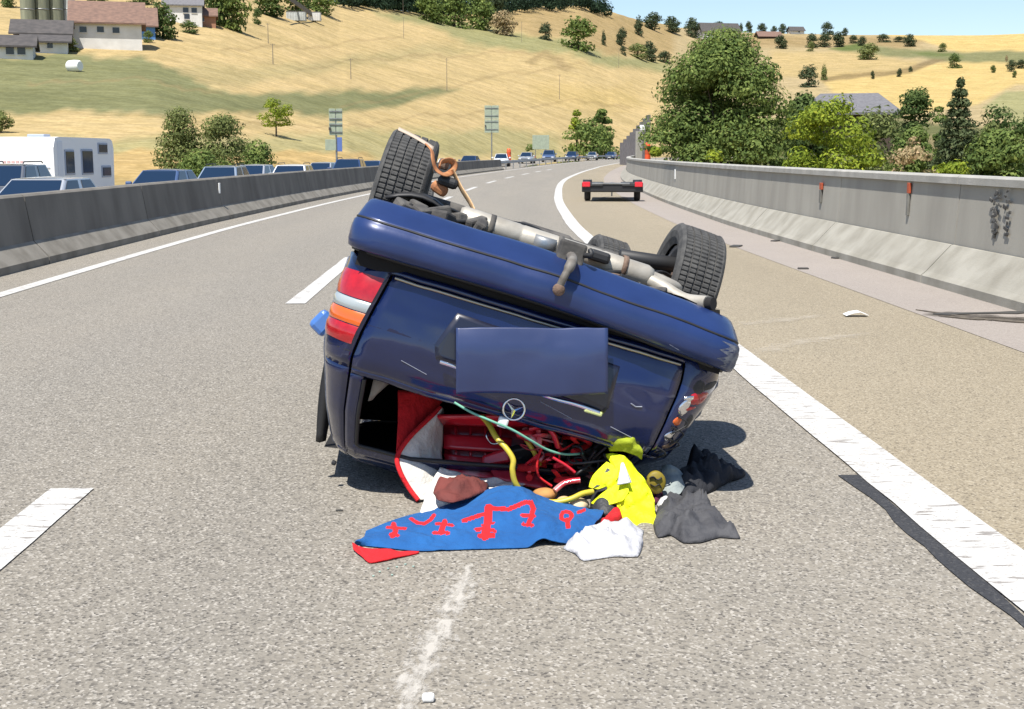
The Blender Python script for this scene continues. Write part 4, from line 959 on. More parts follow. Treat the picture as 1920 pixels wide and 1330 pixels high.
CAR_LIST = [
 ('hatch', 'silver hatchback at the left picture edge, in front of the caravan', 28.5, q_at(72, 28.5), C_SILVER),
 ('suv', 'dark grey car cut by the left picture edge behind the silver hatchback', 38, q_at(2, 38), C_GREY),
 ('hatch', 'mid-blue car in front of the feathery olive bush', 43, q_at(296, 43), C_BLUE),
 ('estate', 'pale blue estate with a dark windscreen in front of the dome-shaped bush', 51, q_at(410, 51), C_LBLUE),
 ('hatch', 'silver-blue small car following close behind the pale blue estate', 62, q_at(468, 62), C_SILVER),
 ('estate', 'white car with a low roof just above the barrier, left of the sign post', 57, q_at(543, 57), C_WHITE),
 ('hatch', 'pale car between the low white car and the tall navy one', 78, q_at(598, 78), C_SILVER),
 ('suv', 'tall navy car beside the left sign post', 74, q_at(650, 74), C_NAVY),
 ('hatch', 'small blue car half hidden by the raised wheel', 92, q_at(694, 92), C_BLUE),
 ('hatch', 'white car seen through the gap right of the raised wheel', 108, q_at(836, 108), C_WHITE),
 ('hatch', 'dark blue car left of the second sign post', 128, q_at(880, 128), C_NAVY),
 ('hatch', 'white car right of the second sign post, beside the small orange post', 146, q_at(940, 146), C_WHITE),
 ('hatch', 'silver car in the far queue, first right of the orange post', 165, q_at(988, 165), C_SILVER),
 ('suv', 'dark blue tall car, second in the far queue', 182, q_at(1030, 182), C_BLUE),
 ('estate', 'navy car, third in the far queue', 205, q_at(1074, 205), C_NAVY),
 ('hatch', 'pale silver car, fourth in the far queue', 228, q_at(1112, 228), C_SILVER),
 ('estate', 'blue car at the far end of the queue beside the noise barrier', 252, q_at(1148, 252), C_BLUE),
]
for k, (kd, lb, Y, off, m) in enumerate(CAR_LIST): make_car(kd, lb, Y, off, m, yaw=(.06 if k % 2 else -.03))

# the caravan
def build_caravan():
    Yn = 50.0; a = P(104, 300, Yn); w, L, h = 2.3, 7.2, 2.15; z0 = zopp(Yn)
    root = empty('caravan', Vector((a.x - w / 2, Yn + L / 2, z0)), -atan(slope(Yn)) * .4); tag(root, 'large white caravan standing in the queue at the left', 'caravan')
    prof = [(-L/2+.10, .5), (-L/2, .9), (-L/2, h+.05), (-L/2+.22, h+.42), (-L/2+.7, h+.46), (L/2-.5, h+.46), (L/2-.15, h+.36), (L/2, h), (L/2-.1, .5)]
    mb = MB(); n = len(prof)
    rows = [[(x, y, z) for (y, z) in prof] for x in (-w/2, w/2)]
    mb.add(rows[0], [list(range(n))]); mb.add(rows[1], [list(range(n))[::-1]])
    for j in range(n): mb.add([rows[0][j], rows[0][(j+1) % n], rows[1][(j+1) % n], rows[1][j]], [(0, 3, 2, 1)])
    mb.build('body', mat('caravan_white', (.80, .81, .82), .4), root, bevel=.06)
    M_TRIM = mat('caravan_trim', (.34, .38, .46), .5)
    for (y, z, ww, hh) in ((-1.95, 1.62, 1.05, 1.0), (.1, 1.62, 1.35, 1.05), (2.1, 2.18, 1.2, .48), (2.45, 1.2, 1.2, .5)):
        mb = MB(); mb.bbox((w/2 + .01, y, z), (.06, ww, hh), .02); o = mb.build('window', M_TRIM, root)
        mb = MB(); mb.bbox((w/2 + .035, y, z), (.05, ww - .14, hh - .14), .015); mb.build('pane', M_WIN, o)
    mb = MB(); mb.bbox((w/2 + .012, -2.95, 1.5), (.04, .5, 1.9), .015); mb.build('door', mat('caravan_door', (.66, .69, .74), .45), root)
    mb = MB(); mb.box((-.1, -L/2 - .012, 1.42), (w * .95, .02, .03)); mb.build('stripe', M_TRIM, root)
    rd = random.Random(3); mb = MB()
    for k in range(5): mb.box((-.78 + k * .17, -L/2 - .012, 1.62), (.11, .02, .13 + .02 * (k % 2)))
    mb.build('worn_lettering', mat('faded_red', (.62, .42, .42), .6), root)
    mb = MB(); mb.bbox((-.3, -1.2, h + .52), (.7, .7, .14), .04); mb.build('roof_hatch', M_TRIM, root)
    mb = MB(); mb.bbox((0, -.2, .42), (w - .1, L - .6, .18), .03); mb.build('chassis', M_BLK, root)
    for sx in (-1, 1):
        mb = MB(); mb.grid([[(sx * (w/2 - .2 + a_), r_ * cos(2*pi*j/18), .33 + r_ * sin(2*pi*j/18)) for j in range(18)] for a_, r_ in ((0, .1), (0, .3), (.03, .33), (.17, .33), (.2, .3), (.2, .01))], 0, True, cu=True); mb.build('wheel', M_TYRE, root)
        mb = MB(); mb.bbox((sx * .85, L/2, .75), (.3, .08, .2), .02); mb.build('tail_light', M_TAIL, root)
build_caravan()
# wing mirror bracket of a towing car in front of it
# ------------------------------------------------------------------ the low trailer left on the hard shoulder
def build_trailer():
    Y = 41.0; c = P(1148, 374, Y); c.z = 0.004
    root = empty('trailer', c, -atan(slope(Y)) - .05); tag(root, 'low black car trailer with red tail lights standing on the hard shoulder by the wall', 'trailer')
    k = Y / F
    mb = MB(); mb.bbox((0, .0, .45), (1.94, .12, .30), .03); mb.build('rear_beam', M_BLK, root)
    mb = MB(); mb.bbox((0, 2.0, .44), (1.5, 4.0, .10), .02); mb.build('bed', M_BLK, root)
    for sx in (-.52, .52):
        mb = MB(); mb.bbox((sx, 1.9, .515), (.44, 4.0, .05), .015); mb.build('ramp_track', M_BLK, root)
    mb = MB(); mb.bbox((-.05, -.075, .57), (1.2, .03, .05), .01); mb.build('number_board', M_GREYMETAL, root)
    for sx in (-1, 1):
        mb = MB(); mb.bbox((sx * .83, -.085, .545), (.25, .07, .16), .02); mb.build('tail_light', mat('bright_red', (.75, .012, .03), .2, coat=1), root)  # tail lights in a plain bright red
        mb = MB()
        yw = .75
        mb.grid([[(sx * (.80 + a), yw + r * cos(2*pi*j/20), .30 + r * sin(2*pi*j/20)) for j in range(20)] for a, r in ((-.08, .05), (-.1, .25), (-.07, .30), (.07, .30), (.10, .25), (.08, .01))], 0, True, cu=True); mb.build('wheel', M_TYRE, root)
        mb = MB()
        rows = [[(sx * (.80 + a), yw + r * cos(t), .31 + r * sin(t)) for t in [pi * j / 14 for j in range(15)]] for a, r in ((-.14, .33), (-.14, .37), (.15, .37), (.15, .33))]
        mb.grid(rows, 0, True); mb.build('mudguard', M_BLK, root)
    mb = MB(); mb.tube([(-.4, 4.0, .42), (0, 5.3, .45), (.4, 4.0, .42)], .05, 6); mb.build('drawbar', M_GREYMETAL, root)
    mb = MB(); mb.tube([(0, 5.3, .45), (0, 5.3, .0)], .03, 6); mb.build('jockey_leg', M_GREYMETAL, root)
build_trailer()

# ------------------------------------------------------------------ the overturned estate car
# local frame, lying as it lies: u to the right, v away from the camera, w from the roof (0) up to the underside (1.2)
CAR_T = Vector((-.146, 5.262, -.064)); CAR_E = Euler((-.077, .302, .072), 'YXZ')
CM = CAR_E.to_matrix(); CW = Matrix.Translation(CAR_T) @ CM.to_4x4()
CI = CW.inverted()
car = bpy.data.objects.new('overturned_car', None); COL.objects.link(car)
car.rotation_mode = 'YXZ'; car.location = CAR_T; car.rotation_euler = CAR_E
tag(car, 'dark blue estate car lying upside down on its crushed roof, mid-road', 'car')
def to_local(p): return CI @ Vector(p)
TAIL = np.array([  # w, half width, v of the tail, corner radius
 (1.24, .800, .26, .14), (1.20, .835, .17, .15), (1.02, .852, .12, .16), (.95, .856, .105, .16), (.90, .857, .085, .16), (.78, .862, .062, .16), (.66, .862, .06, .16), (.56, .852, .075, .16), (.505, .835, .10, .155),
 (.46, .822, .13, .15), (.30, .775, .225, .14), (.16, .715, .325, .13), (.11, .690, .36, .13), (.085, .66, .40, .13), (.07, .60, .48, .13)])[::-1]
def tailv(w, col): return float(np.interp(w, TAIL[:, 0], TAIL[:, col]))
def wp_map(w, g, wp):
    if wp <= .5: return w if w >= .5 else g + w * (.5 - g) / .5
    return (wp + (w - .5) * (.94 - wp) / .44) if w >= .5 else g + w * (wp - g) / .5
def crush(p):
    u, v, w = p
    if w < .94:
        w_in = w
        g = (.015 - CAR_T.z - CM[2][0] * u - CM[2][1] * v) / CM[2][2]
        if g > 0:
            g = min(g, .80)
            wp = min(.93, max(.50, g + .05))
            w = wp_map(w, g, wp)
            k = min(1, g / .45) * (1 - w_in / .94)
            u += .03 * k * sin(v * 5 + w * 14); v += .05 * k * sin(u * 9 + 1) + .03 * k
    if u > .25 and v < 1.4: u -= .105 * sstep(.25, .80, u) * (1 - sstep(.46, .93, p[2])) * (1 - sstep(.7, 1.4, v))
    w += .006 * fbm((u * 3, v * 3, w * 3)) ; v += .009 * fbm((u * 3 + 9, v * 3, w * 4))
    return Vector((u, v, w))
def S(a, w, off=0.0, raw=False):
    hw, v0, r = tailv(w, 1), tailv(w, 2), tailv(w, 3)
    k = hw / .86; A = abs(a) * k; sg = 1 if a >= 0 else -1; flat = hw - r
    if A <= flat: u, v, n = A, v0, (0, -1)
    elif A < flat + r * pi / 2:
        th = (A - flat) / r; u = flat + r * sin(th); v = v0 + r * (1 - cos(th)); n = (sin(th), -cos(th))
    else: u = hw; v = v0 + r + (A - flat - r * pi / 2); n = (1, 0)
    if v < v0 + r + .01: v += .03 * (u / hw) ** 2 - .015
    p = (sg * (u + off * n[0]), v + off * n[1], w)
    return Vector(p) if raw else crush(p)
def patch(mb, a0, a1, w0, w1, na=12, nw=8, off=0.0, mi=0, skew=0.0, a0f=None, a1f=None):
    rows = []
    for i in range(nw + 1):
        w = lerp(w0, w1, i / nw); r = []
        A0 = a0f(w) if a0f else a0; A1 = a1f(w) if a1f else a1
        for j in range(na + 1): r.append(S(lerp(A0, A1, j / na), w, off))
        rows.append(r)
    mb.grid(rows, mi, True)
M_NAVY = mat('navy_paint', (.0040, .0125, .070), .24, .25, col2=(.003, .0095, .054), scale=2.2, coat=1.0, bump=.025, bscale=6)
M_NAVYD = mat('navy_bumper', (.016, .036, .130), .36, .1, col2=(.011, .026, .096), scale=3, coat=.25, bump=.03, bscale=30)  # bumper blue, lighter and rougher than the body paint
M_SCRAPE = mat('scraped_paint', (.20, .21, .235), .8, col2=(.07, .085, .14), scale=34, detail=8, lo=.38, hi=.66)
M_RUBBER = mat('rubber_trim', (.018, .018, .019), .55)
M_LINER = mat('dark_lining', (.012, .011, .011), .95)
M_CHROME = mat('chrome', (.75, .75, .76), .18, 1.0)
M_REDL = mat('red_lens', (.44, .008, .014), .2, coat=.8, col2=(.34, .005, .010), scale=30)
M_ORGL = mat('orange_lens', (.66, .115, .010), .18, coat=1)
M_WHTL = mat('clear_lens', (.33, .365, .37), .2, coat=1)
M_DUSTG = mat('dusty_underside', (.12, .112, .10), .9, col2=(.045, .042, .04), scale=9, detail=8, bump=.3)
M_ALU = mat('dusty_aluminium', (.46, .43, .37), .5, .25, col2=(.33, .30, .25), scale=9, detail=8, bump=.06, bscale=40)
M_RUST = mat('rusty_iron', (.22, .15, .11), .8, .2, col2=(.12, .075, .05), scale=22, bump=.3)
M_TREAD = mat('worn_tread', (.082, .080, .076), .9, col2=(.042, .042, .042), scale=20, bump=.2, bscale=90)
M_TAN = mat('tan_strap', (.68, .46, .25), .8, col2=(.55, .34, .17), scale=30)
M_ORSTR = mat('orange_strap', (.46, .20, .08), .8, col2=(.30, .12, .05), scale=30)

def SE(w): return float(np.interp(w, [.10, .55, .62, .93], [.80, .735, .722, .664]))
SEAM = .664
def side_end(w): return 4.75 if w > .56 else 3.35
# body shell: quarters, sides and the apron above the tailgate
mb = MB()
for sg in (-1, 1):
    patch(mb, sg * SEAM, sg * 1.4, .978, .505, 14, 12, a0f=lambda w: sg * SE(w), a1f=lambda w: sg * 1.4)
    mb.grid([[S(sg * lerp(1.4, side_end(lerp(1.22, .505, i / 10)), j / 24), lerp(1.22, .505, i / 10)) for j in range(25)] for i in range(11)], 0, True)
    patch(mb, sg * SEAM, sg * 1.06, .505, .095, 10, 10, a0f=lambda w: sg * SE(w), a1f=lambda w: sg * 1.06)                   # rear pillar
    for a in (1.9, 2.85): patch(mb, sg * a, sg * (a + .10), .505, .075, 2, 6)   # door pillars
patch(mb, -SEAM, SEAM, .960, .932, 20, 2)
hood = [[crush((x * .80, lerp(3.3, 4.7, t), .56 - .03 * (1 - x * x))) for x in (-1, -.5, 0, .5, 1)] for t in (0, .3, .6, .85, 1)]
mb.grid(hood, 0, True)
mb.grid([[crush((x * .84, 4.72 + .06 * (1 - x * x), z)) for x in (-1, -.5, 0, .5, 1)] for z in (1.22, .9, .6, .55)], 0, True)
body = mb.build('body', M_NAVY, car, solid=.012)
mb = MB()
rows = [[S(lerp(-3.2, 3.2, j / 60), w) for j in range(61)] for w in (.125, .11, .095, .082, .07)]
mb.grid(rows, 0, True)
for i in range(10):
    pass
mb.grid([[crush((x * .6, lerp(.48, 2.9, t), .07 - .02 * (1 - x * x))) for x in (-1, -.6, -.2, .2, .6, 1)] for t in [k / 14 for k in range(15)]], 0, True)
mb.build('roof', M_NAVY, car, solid=.01)
# tailgate: lower panel, window frame, with the window gone
mb = MB()
rt = lambda w: SEAM + .002 + .02 * (w - .5)
rows = []
TL = lambda w: -SE(w) + .012
TR = lambda w: SE(w) - .012
patch(mb, 0, 0, .928, .508, 34, 26, a0f=TL, a1f=TR)
patch(mb, 0, 0, .508, .485, 34, 3, a0f=TL, a1f=TR)
patch(mb, 0, 0, .485, .12, 3, 12, a0f=TL, a1f=lambda w: -SE(w) + .07); patch(mb, 0, 0, .485, .12, 3, 12, a0f=lambda w: SE(w) - .07, a1f=TR)
patch(mb, 0, 0, .165, .115, 30, 3, a0f=TL, a1f=TR)
tg = mb.build('tailgate', M_NAVY, car, solid=.016)
mb = MB()                                                                   # pressed crease of the gate, raised lower step
rows = []
for w, off in ((.895, .001), (.885, .007), (.700, .008), (.688, .001)):
    rows.append([S(lerp(-SE(w) + .013, SE(w) - .013, j / 30), w, off) for j in range(31)])
mb.grid(rows, 0, True); mb.build('raised_panel', M_NAVY, tg)
mb = MB()
for (w, rad) in ((.921, .007),):
    mb.tube([S(lerp(-SEAM + .02, SEAM - .02, j / 40), w, .012) for j in range(41)], rad, 6)
mb.build('trim_strip', mat('dull_gold_trim', (.42, .38, .30), .35, .8), tg)
mb = MB()
mb.tube([S(-SE(lerp(.47, .17, j / 12)) + .075, lerp(.47, .17, j / 12), .006) for j in range(13)] + [S(lerp(-.70, .70, j / 20), .162, .006) for j in range(21)] + [S(SE(lerp(.17, .47, j / 12)) - .075, lerp(.17, .47, j / 12), .006) for j in range(13)], .010, 6)
mb.build('window_seal', M_RUBBER, tg)
# plate recess with handle strip
def trap(mb, pts, off, n=12):
    rows = []
    for (a0, a1, w0, w1) in pts: pass
mb = MB()
def ring(ins, off):
    q = [(-.352 + ins, .862 - ins), (-.405 + ins, .70), (-.385 + ins, .645 + ins), (.390 - ins, .618 + ins), (.405 - ins, .66), (.392 - ins, .846 - ins)]
    out = []
    for i in range(len(q)):
        a, b = q[i], q[(i + 1) % len(q)]
        for k in range(6): out.append(S(lerp(a[0], b[0], k / 6), lerp(a[1], b[1], k / 6), off))
    return out
mb.grid([ring(0, .0), ring(.006, .012), ring(.022, .016)], 0, True, cu=True)
r_ = ring(.022, .016); mb.add(r_, [list(range(len(r_)))])
pr = mb.build('plate_recess', mat('recess_plastic', (.010, .012, .028), .30, coat=.5), tg)
mb = MB(); mb.tube([S(lerp(-.36, .36, j / 16), lerp(.645, .628, j / 16), .036) for j in range(17)], .010, 6); mb.build('handle_strip', M_CHROME, pr)
mb = MB(); mb.bbox(S(.33, .622, .03), (.08, .03, .02), .006); mb.build('plate_lamp', mat('lamp_yellow', (.55, .6, .25), .4), pr)
# round three-pointed emblem
mb = MB(); R0_ = .046
ctr = S(.0, .535, .022)
mb.tube([ctr + Vector((R0_ * cos(2*pi*k/28), 0, R0_ * sin(2*pi*k/28))) for k in range(29)], .0052, 6)
for k in range(3):
    t = radians(-90 + 120 * k); d = Vector((cos(t), 0, sin(t))); n = Vector((-sin(t), 0, cos(t)))
    mb.add([ctr + n * .010 + Vector((0, -.001, 0)), ctr - n * .010 + Vector((0, -.001, 0)), ctr + d * R0_, ctr + Vector((0, -.008, 0))], [(0, 3, 2), (3, 1, 2)])
mb.build('star_emblem', M_CHROME, tg)
# dark lining behind every gap and inside the cabin
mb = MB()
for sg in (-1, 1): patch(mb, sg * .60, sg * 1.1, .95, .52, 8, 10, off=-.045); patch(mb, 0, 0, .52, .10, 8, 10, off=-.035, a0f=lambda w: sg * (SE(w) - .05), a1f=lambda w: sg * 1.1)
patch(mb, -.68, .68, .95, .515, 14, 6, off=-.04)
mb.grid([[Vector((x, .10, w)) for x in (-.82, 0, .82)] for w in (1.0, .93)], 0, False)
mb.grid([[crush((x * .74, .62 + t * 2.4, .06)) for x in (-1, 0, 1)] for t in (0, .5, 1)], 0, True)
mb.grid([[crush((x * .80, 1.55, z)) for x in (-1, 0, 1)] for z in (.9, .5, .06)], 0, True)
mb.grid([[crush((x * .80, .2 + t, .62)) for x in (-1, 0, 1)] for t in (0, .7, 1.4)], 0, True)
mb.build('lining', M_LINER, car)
mb = MB()   # pale trim torn loose in the window corner
mb.grid([[to_local(P(px, py, 5.62 + .03 * k)) for k, (px, py) in enumerate(r)] for r in ([(700, 712), (722, 708), (738, 716)], [(694, 738), (712, 732), (726, 722)], [(690, 752), (698, 750), (704, 742)])], 0, True)
mb.build('torn_trim', mat('pale_trim', (.42, .41, .36), .8), car, solid=.004)
# side windows (crazed dark glass) and black half-discs for the dark of uncut wheel openings
mb = MB()
for sg in (-1, 1):
    for a, b in ((1.06, 1.9), (1.95, 2.85), (2.95, 3.3)): 
        mb = MB(); patch(mb, sg * a, sg * b, .50, .085, 4, 6, off=-.012); mb.build('side_window', M_WIN, car)
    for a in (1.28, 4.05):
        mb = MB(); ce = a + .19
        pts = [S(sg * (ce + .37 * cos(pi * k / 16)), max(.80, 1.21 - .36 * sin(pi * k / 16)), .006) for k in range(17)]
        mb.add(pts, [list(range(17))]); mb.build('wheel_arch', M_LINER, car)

# bumper
BP = [(1.001, .842, .11), (1.002, .862, .03), (1.007, .872, .010), (1.035, .878, .001), (1.085, .880, .0), (1.116, .876, .008), (1.126, .868, .020), (1.136, .868, .020), (1.142, .866, .028), (1.190, .852, .098), (1.214, .842, .140), (1.222, .83, .165), (1.222, .79, .26)]
def bump_pt(a, row, off=0.0):
    w, hw, v0 = BP[row] if isinstance(row, int) else row
    r = .125; A = abs(a); sg = 1 if a >= 0 else -1; flat = hw - r
    if A <= flat: u, v, n = A, v0, (0, -1)
    elif A < flat + r * pi / 2: th = (A - flat) / r; u = flat + r * sin(th); v = v0 + r * (1 - cos(th)); n = (sin(th), -cos(th))
    else: u = hw; v = v0 + r + (A - flat - r * pi / 2); n = (1, 0)
    v += .035 * (u / hw) ** 2 - .02
    ww = w - .046 * max(0, sg * u / .8) ** 1.4 + .006 * fbm((a * 2.2, w * 5, 1.0)); 
    return Vector((sg * (u + off * n[0]), v + off * n[1] + .006 * fbm((a * 3, w * 4, 5)), ww))
mb = MB(); mb.grid([[bump_pt(lerp(-1.22, 1.22, j / 70), i) for j in range(71)] for i in range(len(BP))], 0, True)
bmp = mb.build('bumper', M_NAVYD, car, solid=.008)
mb = MB(); mb.tube([bump_pt(lerp(-1.15, 1.15, j / 70), (1.131, .868, .020), .002) for j in range(71)], .006, 6); mb.build('bumper_moulding', M_RUBBER, bmp)
mb = MB(); mb.tube([bump_pt(lerp(-1.15, 1.15, j / 70), (.997, .85, .085), .002) for j in range(71)], .010, 6); mb.build('bumper_gap_seal', M_RUBBER, bmp)
mb = MB()
def scuff_rows(a0, a1, w0, w1, n, m):
    rows = []
    for i in range(m + 1):
        w = lerp(w0, w1, i / m); hw = np.interp(w, [b[0] for b in BP], [b[1] for b in BP]); v0 = np.interp(w, [b[0] for b in BP], [b[2] for b in BP])
        rows.append([bump_pt(lerp(a0 + .03 * sin(i * 2.1), a1, j / n), (w, float(hw), float(v0)), .0055) for j in range(n + 1)])
    return rows
mb.grid(scuff_rows(.79, 1.12, 1.010, 1.114, 10, 8), 0, True); mb.build('scuffed_corner', M_SCRAPE, bmp)
mb = MB(); mb.grid(scuff_rows(.88, 1.16, 1.143, 1.21, 10, 5), 0, True); mb.build('scuffed_corner', M_SCRAPE, bmp)
# scraped inner arch plastic beside the right wheel
mb = MB(); mb.grid([[Vector((u, v, w + .03 * fbm((u * 9, v * 9, 1)))) for u in (.58, .66, .74, .80, .835)] for v, w in ((.20, 1.13), (.32, 1.17), (.48, 1.185), (.62, 1.17), (.72, 1.12))], 0, True)
mb.build('arch_liner', mat('scuffed_grey_plastic', (.16, .165, .17), .8, col2=(.30, .31, .31), scale=12, detail=7), car, solid=.006)

# scratches and chips
M_CHIP = mat('bare_scratch', (.34, .36, .42), .6)
for pts, r_ in (([(-.62, 1.215), (-.61, 1.15)], .0035), ([(-.25, 1.15), (-.20, 1.165), (-.10, 1.15)], .003), ([(.30, 1.06), (.42, 1.045)], .003), ([(.55, 1.02), (.60, 1.01)], .004)):
    mb = MB(); mb.tube([bump_pt(a_, (w_, float(np.interp(w_, [q[0] for q in BP], [q[1] for q in BP])), float(np.interp(w_, [q[0] for q in BP], [q[2] for q in BP]))), .001) for a_, w_ in pts], r_, 5, flat=.4); mb.build('scratch', M_CHIP, bmp)
for pts, r_ in (([(.50, .70), (.53, .692), (.56, .70)], .006), ([(-.52, .60), (-.40, .575)], .003), ([(.10, .60), (.25, .565)], .003), ([(.45, .58), (.60, .56)], .004)):
    mb = MB(); mb.tube([S(a_, w_, .009) for a_, w_ in pts], r_, 5, flat=.4); mb.build('scratch', M_CHIP, tg)
# lamps
def lamp(sg):
    inn = lambda w: sg * (SE(w) + .008)
    mb = MB(); patch(mb, 0, 0, .915, .575, 8, 6, off=.004, a0f=inn, a1f=lambda w: sg * .985)
    return mb, inn
mb, inn = lamp(-1); tl = mb.build('tail_light', M_RUBBER, car)
for w0, w1, m in ((.905, .795, M_REDL), (.791, .745, M_WHTL), (.741, .685, M_ORGL), (.681, .605, M_REDL)):
    mb = MB(); rows = []
    for i in range(5):
        w = lerp(w0, w1, i / 4); edge = .0 if i in (0, 4) else .012
        rows.append([S(lerp(-(SE(w) + .016), -.975, j / 8), w, .008 + edge * .5) for j in range(9)])
    mb.grid(rows, 0, True); mb.build('lens', m, tl)
mb = MB(); patch(mb, 0, 0, .575, .515, 8, 3, off=.003, a0f=lambda w: -(SE(w) + .012), a1f=lambda w: -.98); mb.build('lamp_frame', M_NAVY, tl)
mb, inn = lamp(1); tr = mb.build('tail_light', M_RUBBER, car); tr['label'] = 'smashed right tail light with bare reflector'
rd = random.Random(5)
def blob(a, w, ra, rw, off, tilt=0.0, n=16):
    """an uneven round fleck following the lamp's curve, slightly domed"""
    mb = MB(); rows = []
    for f, o in ((1.0, off * .4), (.92, off), (.55, off * 1.3), (.02, off * 1.4)):
        r = []
        for k in range(n):
            t = 2 * pi * k / n; x, y = ra * f * cos(t) * (1 + .12 * sin(3 * t + a * 40)), rw * f * sin(t) * (1 + .12 * cos(2 * t + w * 40))
            r.append(S(a + x * cos(tilt) - y * sin(tilt), w + x * sin(tilt) + y * cos(tilt), o))
        rows.append(r)
    mb.grid(rows, 0, True, cu=True); return mb
for k, (a, w, ra, rw, m, nm) in enumerate(((.795, .80, .065, .042, M_REDL, 'lens'), (.765, .845, .035, .04, M_DUSTG, 'reflector'), (.755, .745, .030, .05, M_CHROME, 'reflector'), (.775, .742, .05, .012, M_REDL, 'lens'), (.765, .68, .026, .026, M_ORGL, 'lens'), (.83, .87, .06, .02, M_DUSTG, 'lamp_shard'), (.775, .61, .03, .03, M_CHROME, 'lamp_shard'), (.83, .69, .03, .04, M_DUSTG, 'lamp_shard'), (.75, .79, .03, .018, M_CHROME, 'lamp_shard'), (.81, .57, .05, .016, M_RUST, 'lamp_shard'))):
    blob(a, w, ra * .85, rw * .85, .006, .4).build(nm, m, tr)
mb = MB()
for k in range(4): mb.tube(spline([S(.75, .70 - .05 * k, .01), S(.80 + .02 * (k % 3), .68 - .05 * k, .03), S(.77 + .03 * (k % 2), .62 - .05 * k, .01)], 8), .004, 5)
mb.build('lamp_wire', M_BLK, tr)
# buckled metal edge below the smashed lamp
mb = MB(); mb.tube([S(.99, lerp(.92, .25, k / 14), .004 + .01 * sin(k * 1.9)) for k in range(15)], .011, 6); mb.build('body_seam', M_SCRAPE, car)
mb = MB(); mb.tube([S(-.985, lerp(.95, .12, k / 16), .004) for k in range(17)], .009, 6); mb.build('body_seam', M_SCRAPE, car)

# wheels
def tyre_mesh(mb, R=.325, W=.226, nb=80):
    """tread blocks in five ribs with grooves and sipes, bulging sidewalls"""
    prof = [(-.42, .66), (-.50, .76), (-.53, .86), (-.50, .955), (-.46, .985), (-.43, 1.0)]
    rows = []
    xs = []
    ribs = [(-.43, -.29), (-.25, -.11), (-.07, .07), (.11, .25), (.29, .43)]
    cols = [(x, f, -1) for x, f in prof]
    for ri, (a, b) in enumerate(ribs):
        if ri > 0: cols += [(a - .005, 1.0, 9)]
        cols += [(a, 1.0, ri), (b, 1.0, ri)]
        if ri < 4: cols += [(b + .005, .972, 9), (ribs[ri + 1][0] - .008, .972, 9)]
    cols = [(x, f, -1) for x, f in prof]
    for ri, (a, b) in enumerate(ribs):
        cols += [(a + .004, 1.0, ri), (b - .004, 1.0, ri)]
        if ri < 4: cols += [(b + .002, .968, 9), (ribs[ri + 1][0] - .002, .968, 9)]
    cols += [(-x, f, -1) for x, f in prof[::-1]]
    n = nb * 4
    for k in range(n):
        t0 = 2 * pi * k / n; r = []
        for (x, f, ri) in cols:
            f2 = f; t = t0
            if ri in (0, 1, 2, 3, 4):
                t = t0 + (.5 * (ri % 2)) * 2 * pi / nb
                if k % 4 == 3: f2 = f - .020
                f2 -= .012 * (abs(x) / .43) ** 4
            r.append((x * W * (1.04 if ri == -1 else 1.0), R * f2 * cos(t0), R * f2 * sin(t0)))
        rows.append(r)
    mb.grid(rows, 0, False, cv=True)
tm = None
def wheel(u, v, w, camber, toe, label=None):
    global tm
    root = empty('wheel', (u, v, w)); root.parent = car; root.rotation_euler = (0, camber, toe)
    if tm is None:
        mb = MB(); tyre_mesh(mb); t_ = mb.build('tyre', M_TREAD, root); tm = t_.data
    else: obj_of('tyre', tm, root)
    sg = 1 if u > 0 else -1
    mb = MB(); R = .318
    prof = [(.07, .66), (.085, .64), (.05, .60), (.03, .45), (.06, .30), (.065, .0)]
    mb.grid([[(sg * x, R * f * cos(2*pi*k/32), R * f * sin(2*pi*k/32)) for k in range(32)] for x, f in prof], 0, True, cu=True)
    mb.grid([[(sg * x, R * f * cos(2*pi*k/32), R * f * sin(2*pi*k/32)) for k in range(32)] for x, f in ((-.085, .67), (-.08, .6), (.03, .56))], 0, True, cu=True)
    mb.build('rim', M_RIM, root)
    mb = MB(); mb.grid([[(-sg * x, R * f * cos(2*pi*k/24), R * f * sin(2*pi*k/24)) for k in range(24)] for x, f in ((.02, .0), (.03, .42), (.045, .42), (.05, .1), (.10, .09), (.10, .0))], 0, True, cu=True); mb.build('brake_disc', M_RUST, root)
    return root
WZ = 1.245
wl_ = wheel(-.750, 1.12, WZ + .045, .0, -.02)
wr_ = wheel(.752, 1.12, WZ + .02, .03, .03)
wheel(-.735, 3.92, WZ, .0, .1); wheel(.735, 3.92, WZ, .0, .12)
# strap wound over the left wheel and trailing to the axle
def band(mb, pts, width, nrm, th=.004):
    rows = []
    pts = [Vector(p) for p in pts]
    for i, p in enumerate(pts):
        t = (pts[min(i + 1, len(pts) - 1)] - pts[max(0, i - 1)]).normalized(); b = t.cross(Vector(nrm)).normalized()
        rows.append([p - b * width / 2, p + b * width / 2])
    mb.grid(rows, 0, True)
mb = MB()
arc = []
for k in range(15):
    t = radians(lerp(104, 128, k / 14)); q = k / 14
    R_ = .331 if q < .86 else .331 - .12 * (q - .86) / .14
    arc.append(Vector((lerp(-.848, -.625, q), 1.12 + R_ * cos(t), WZ + .045 + R_ * sin(t))))
rows = [[p + Vector((0, -.012, -.010)), p + Vector((0, .012, .007))] for p in arc]
mb.grid(rows, 0, True); st = mb.build('wheel_strap', mat('pale_strap', (.46, .37, .29), .8), car, solid=.005)
def L(px, py, Y): return to_local(P(px, py, Y))
mb = MB()
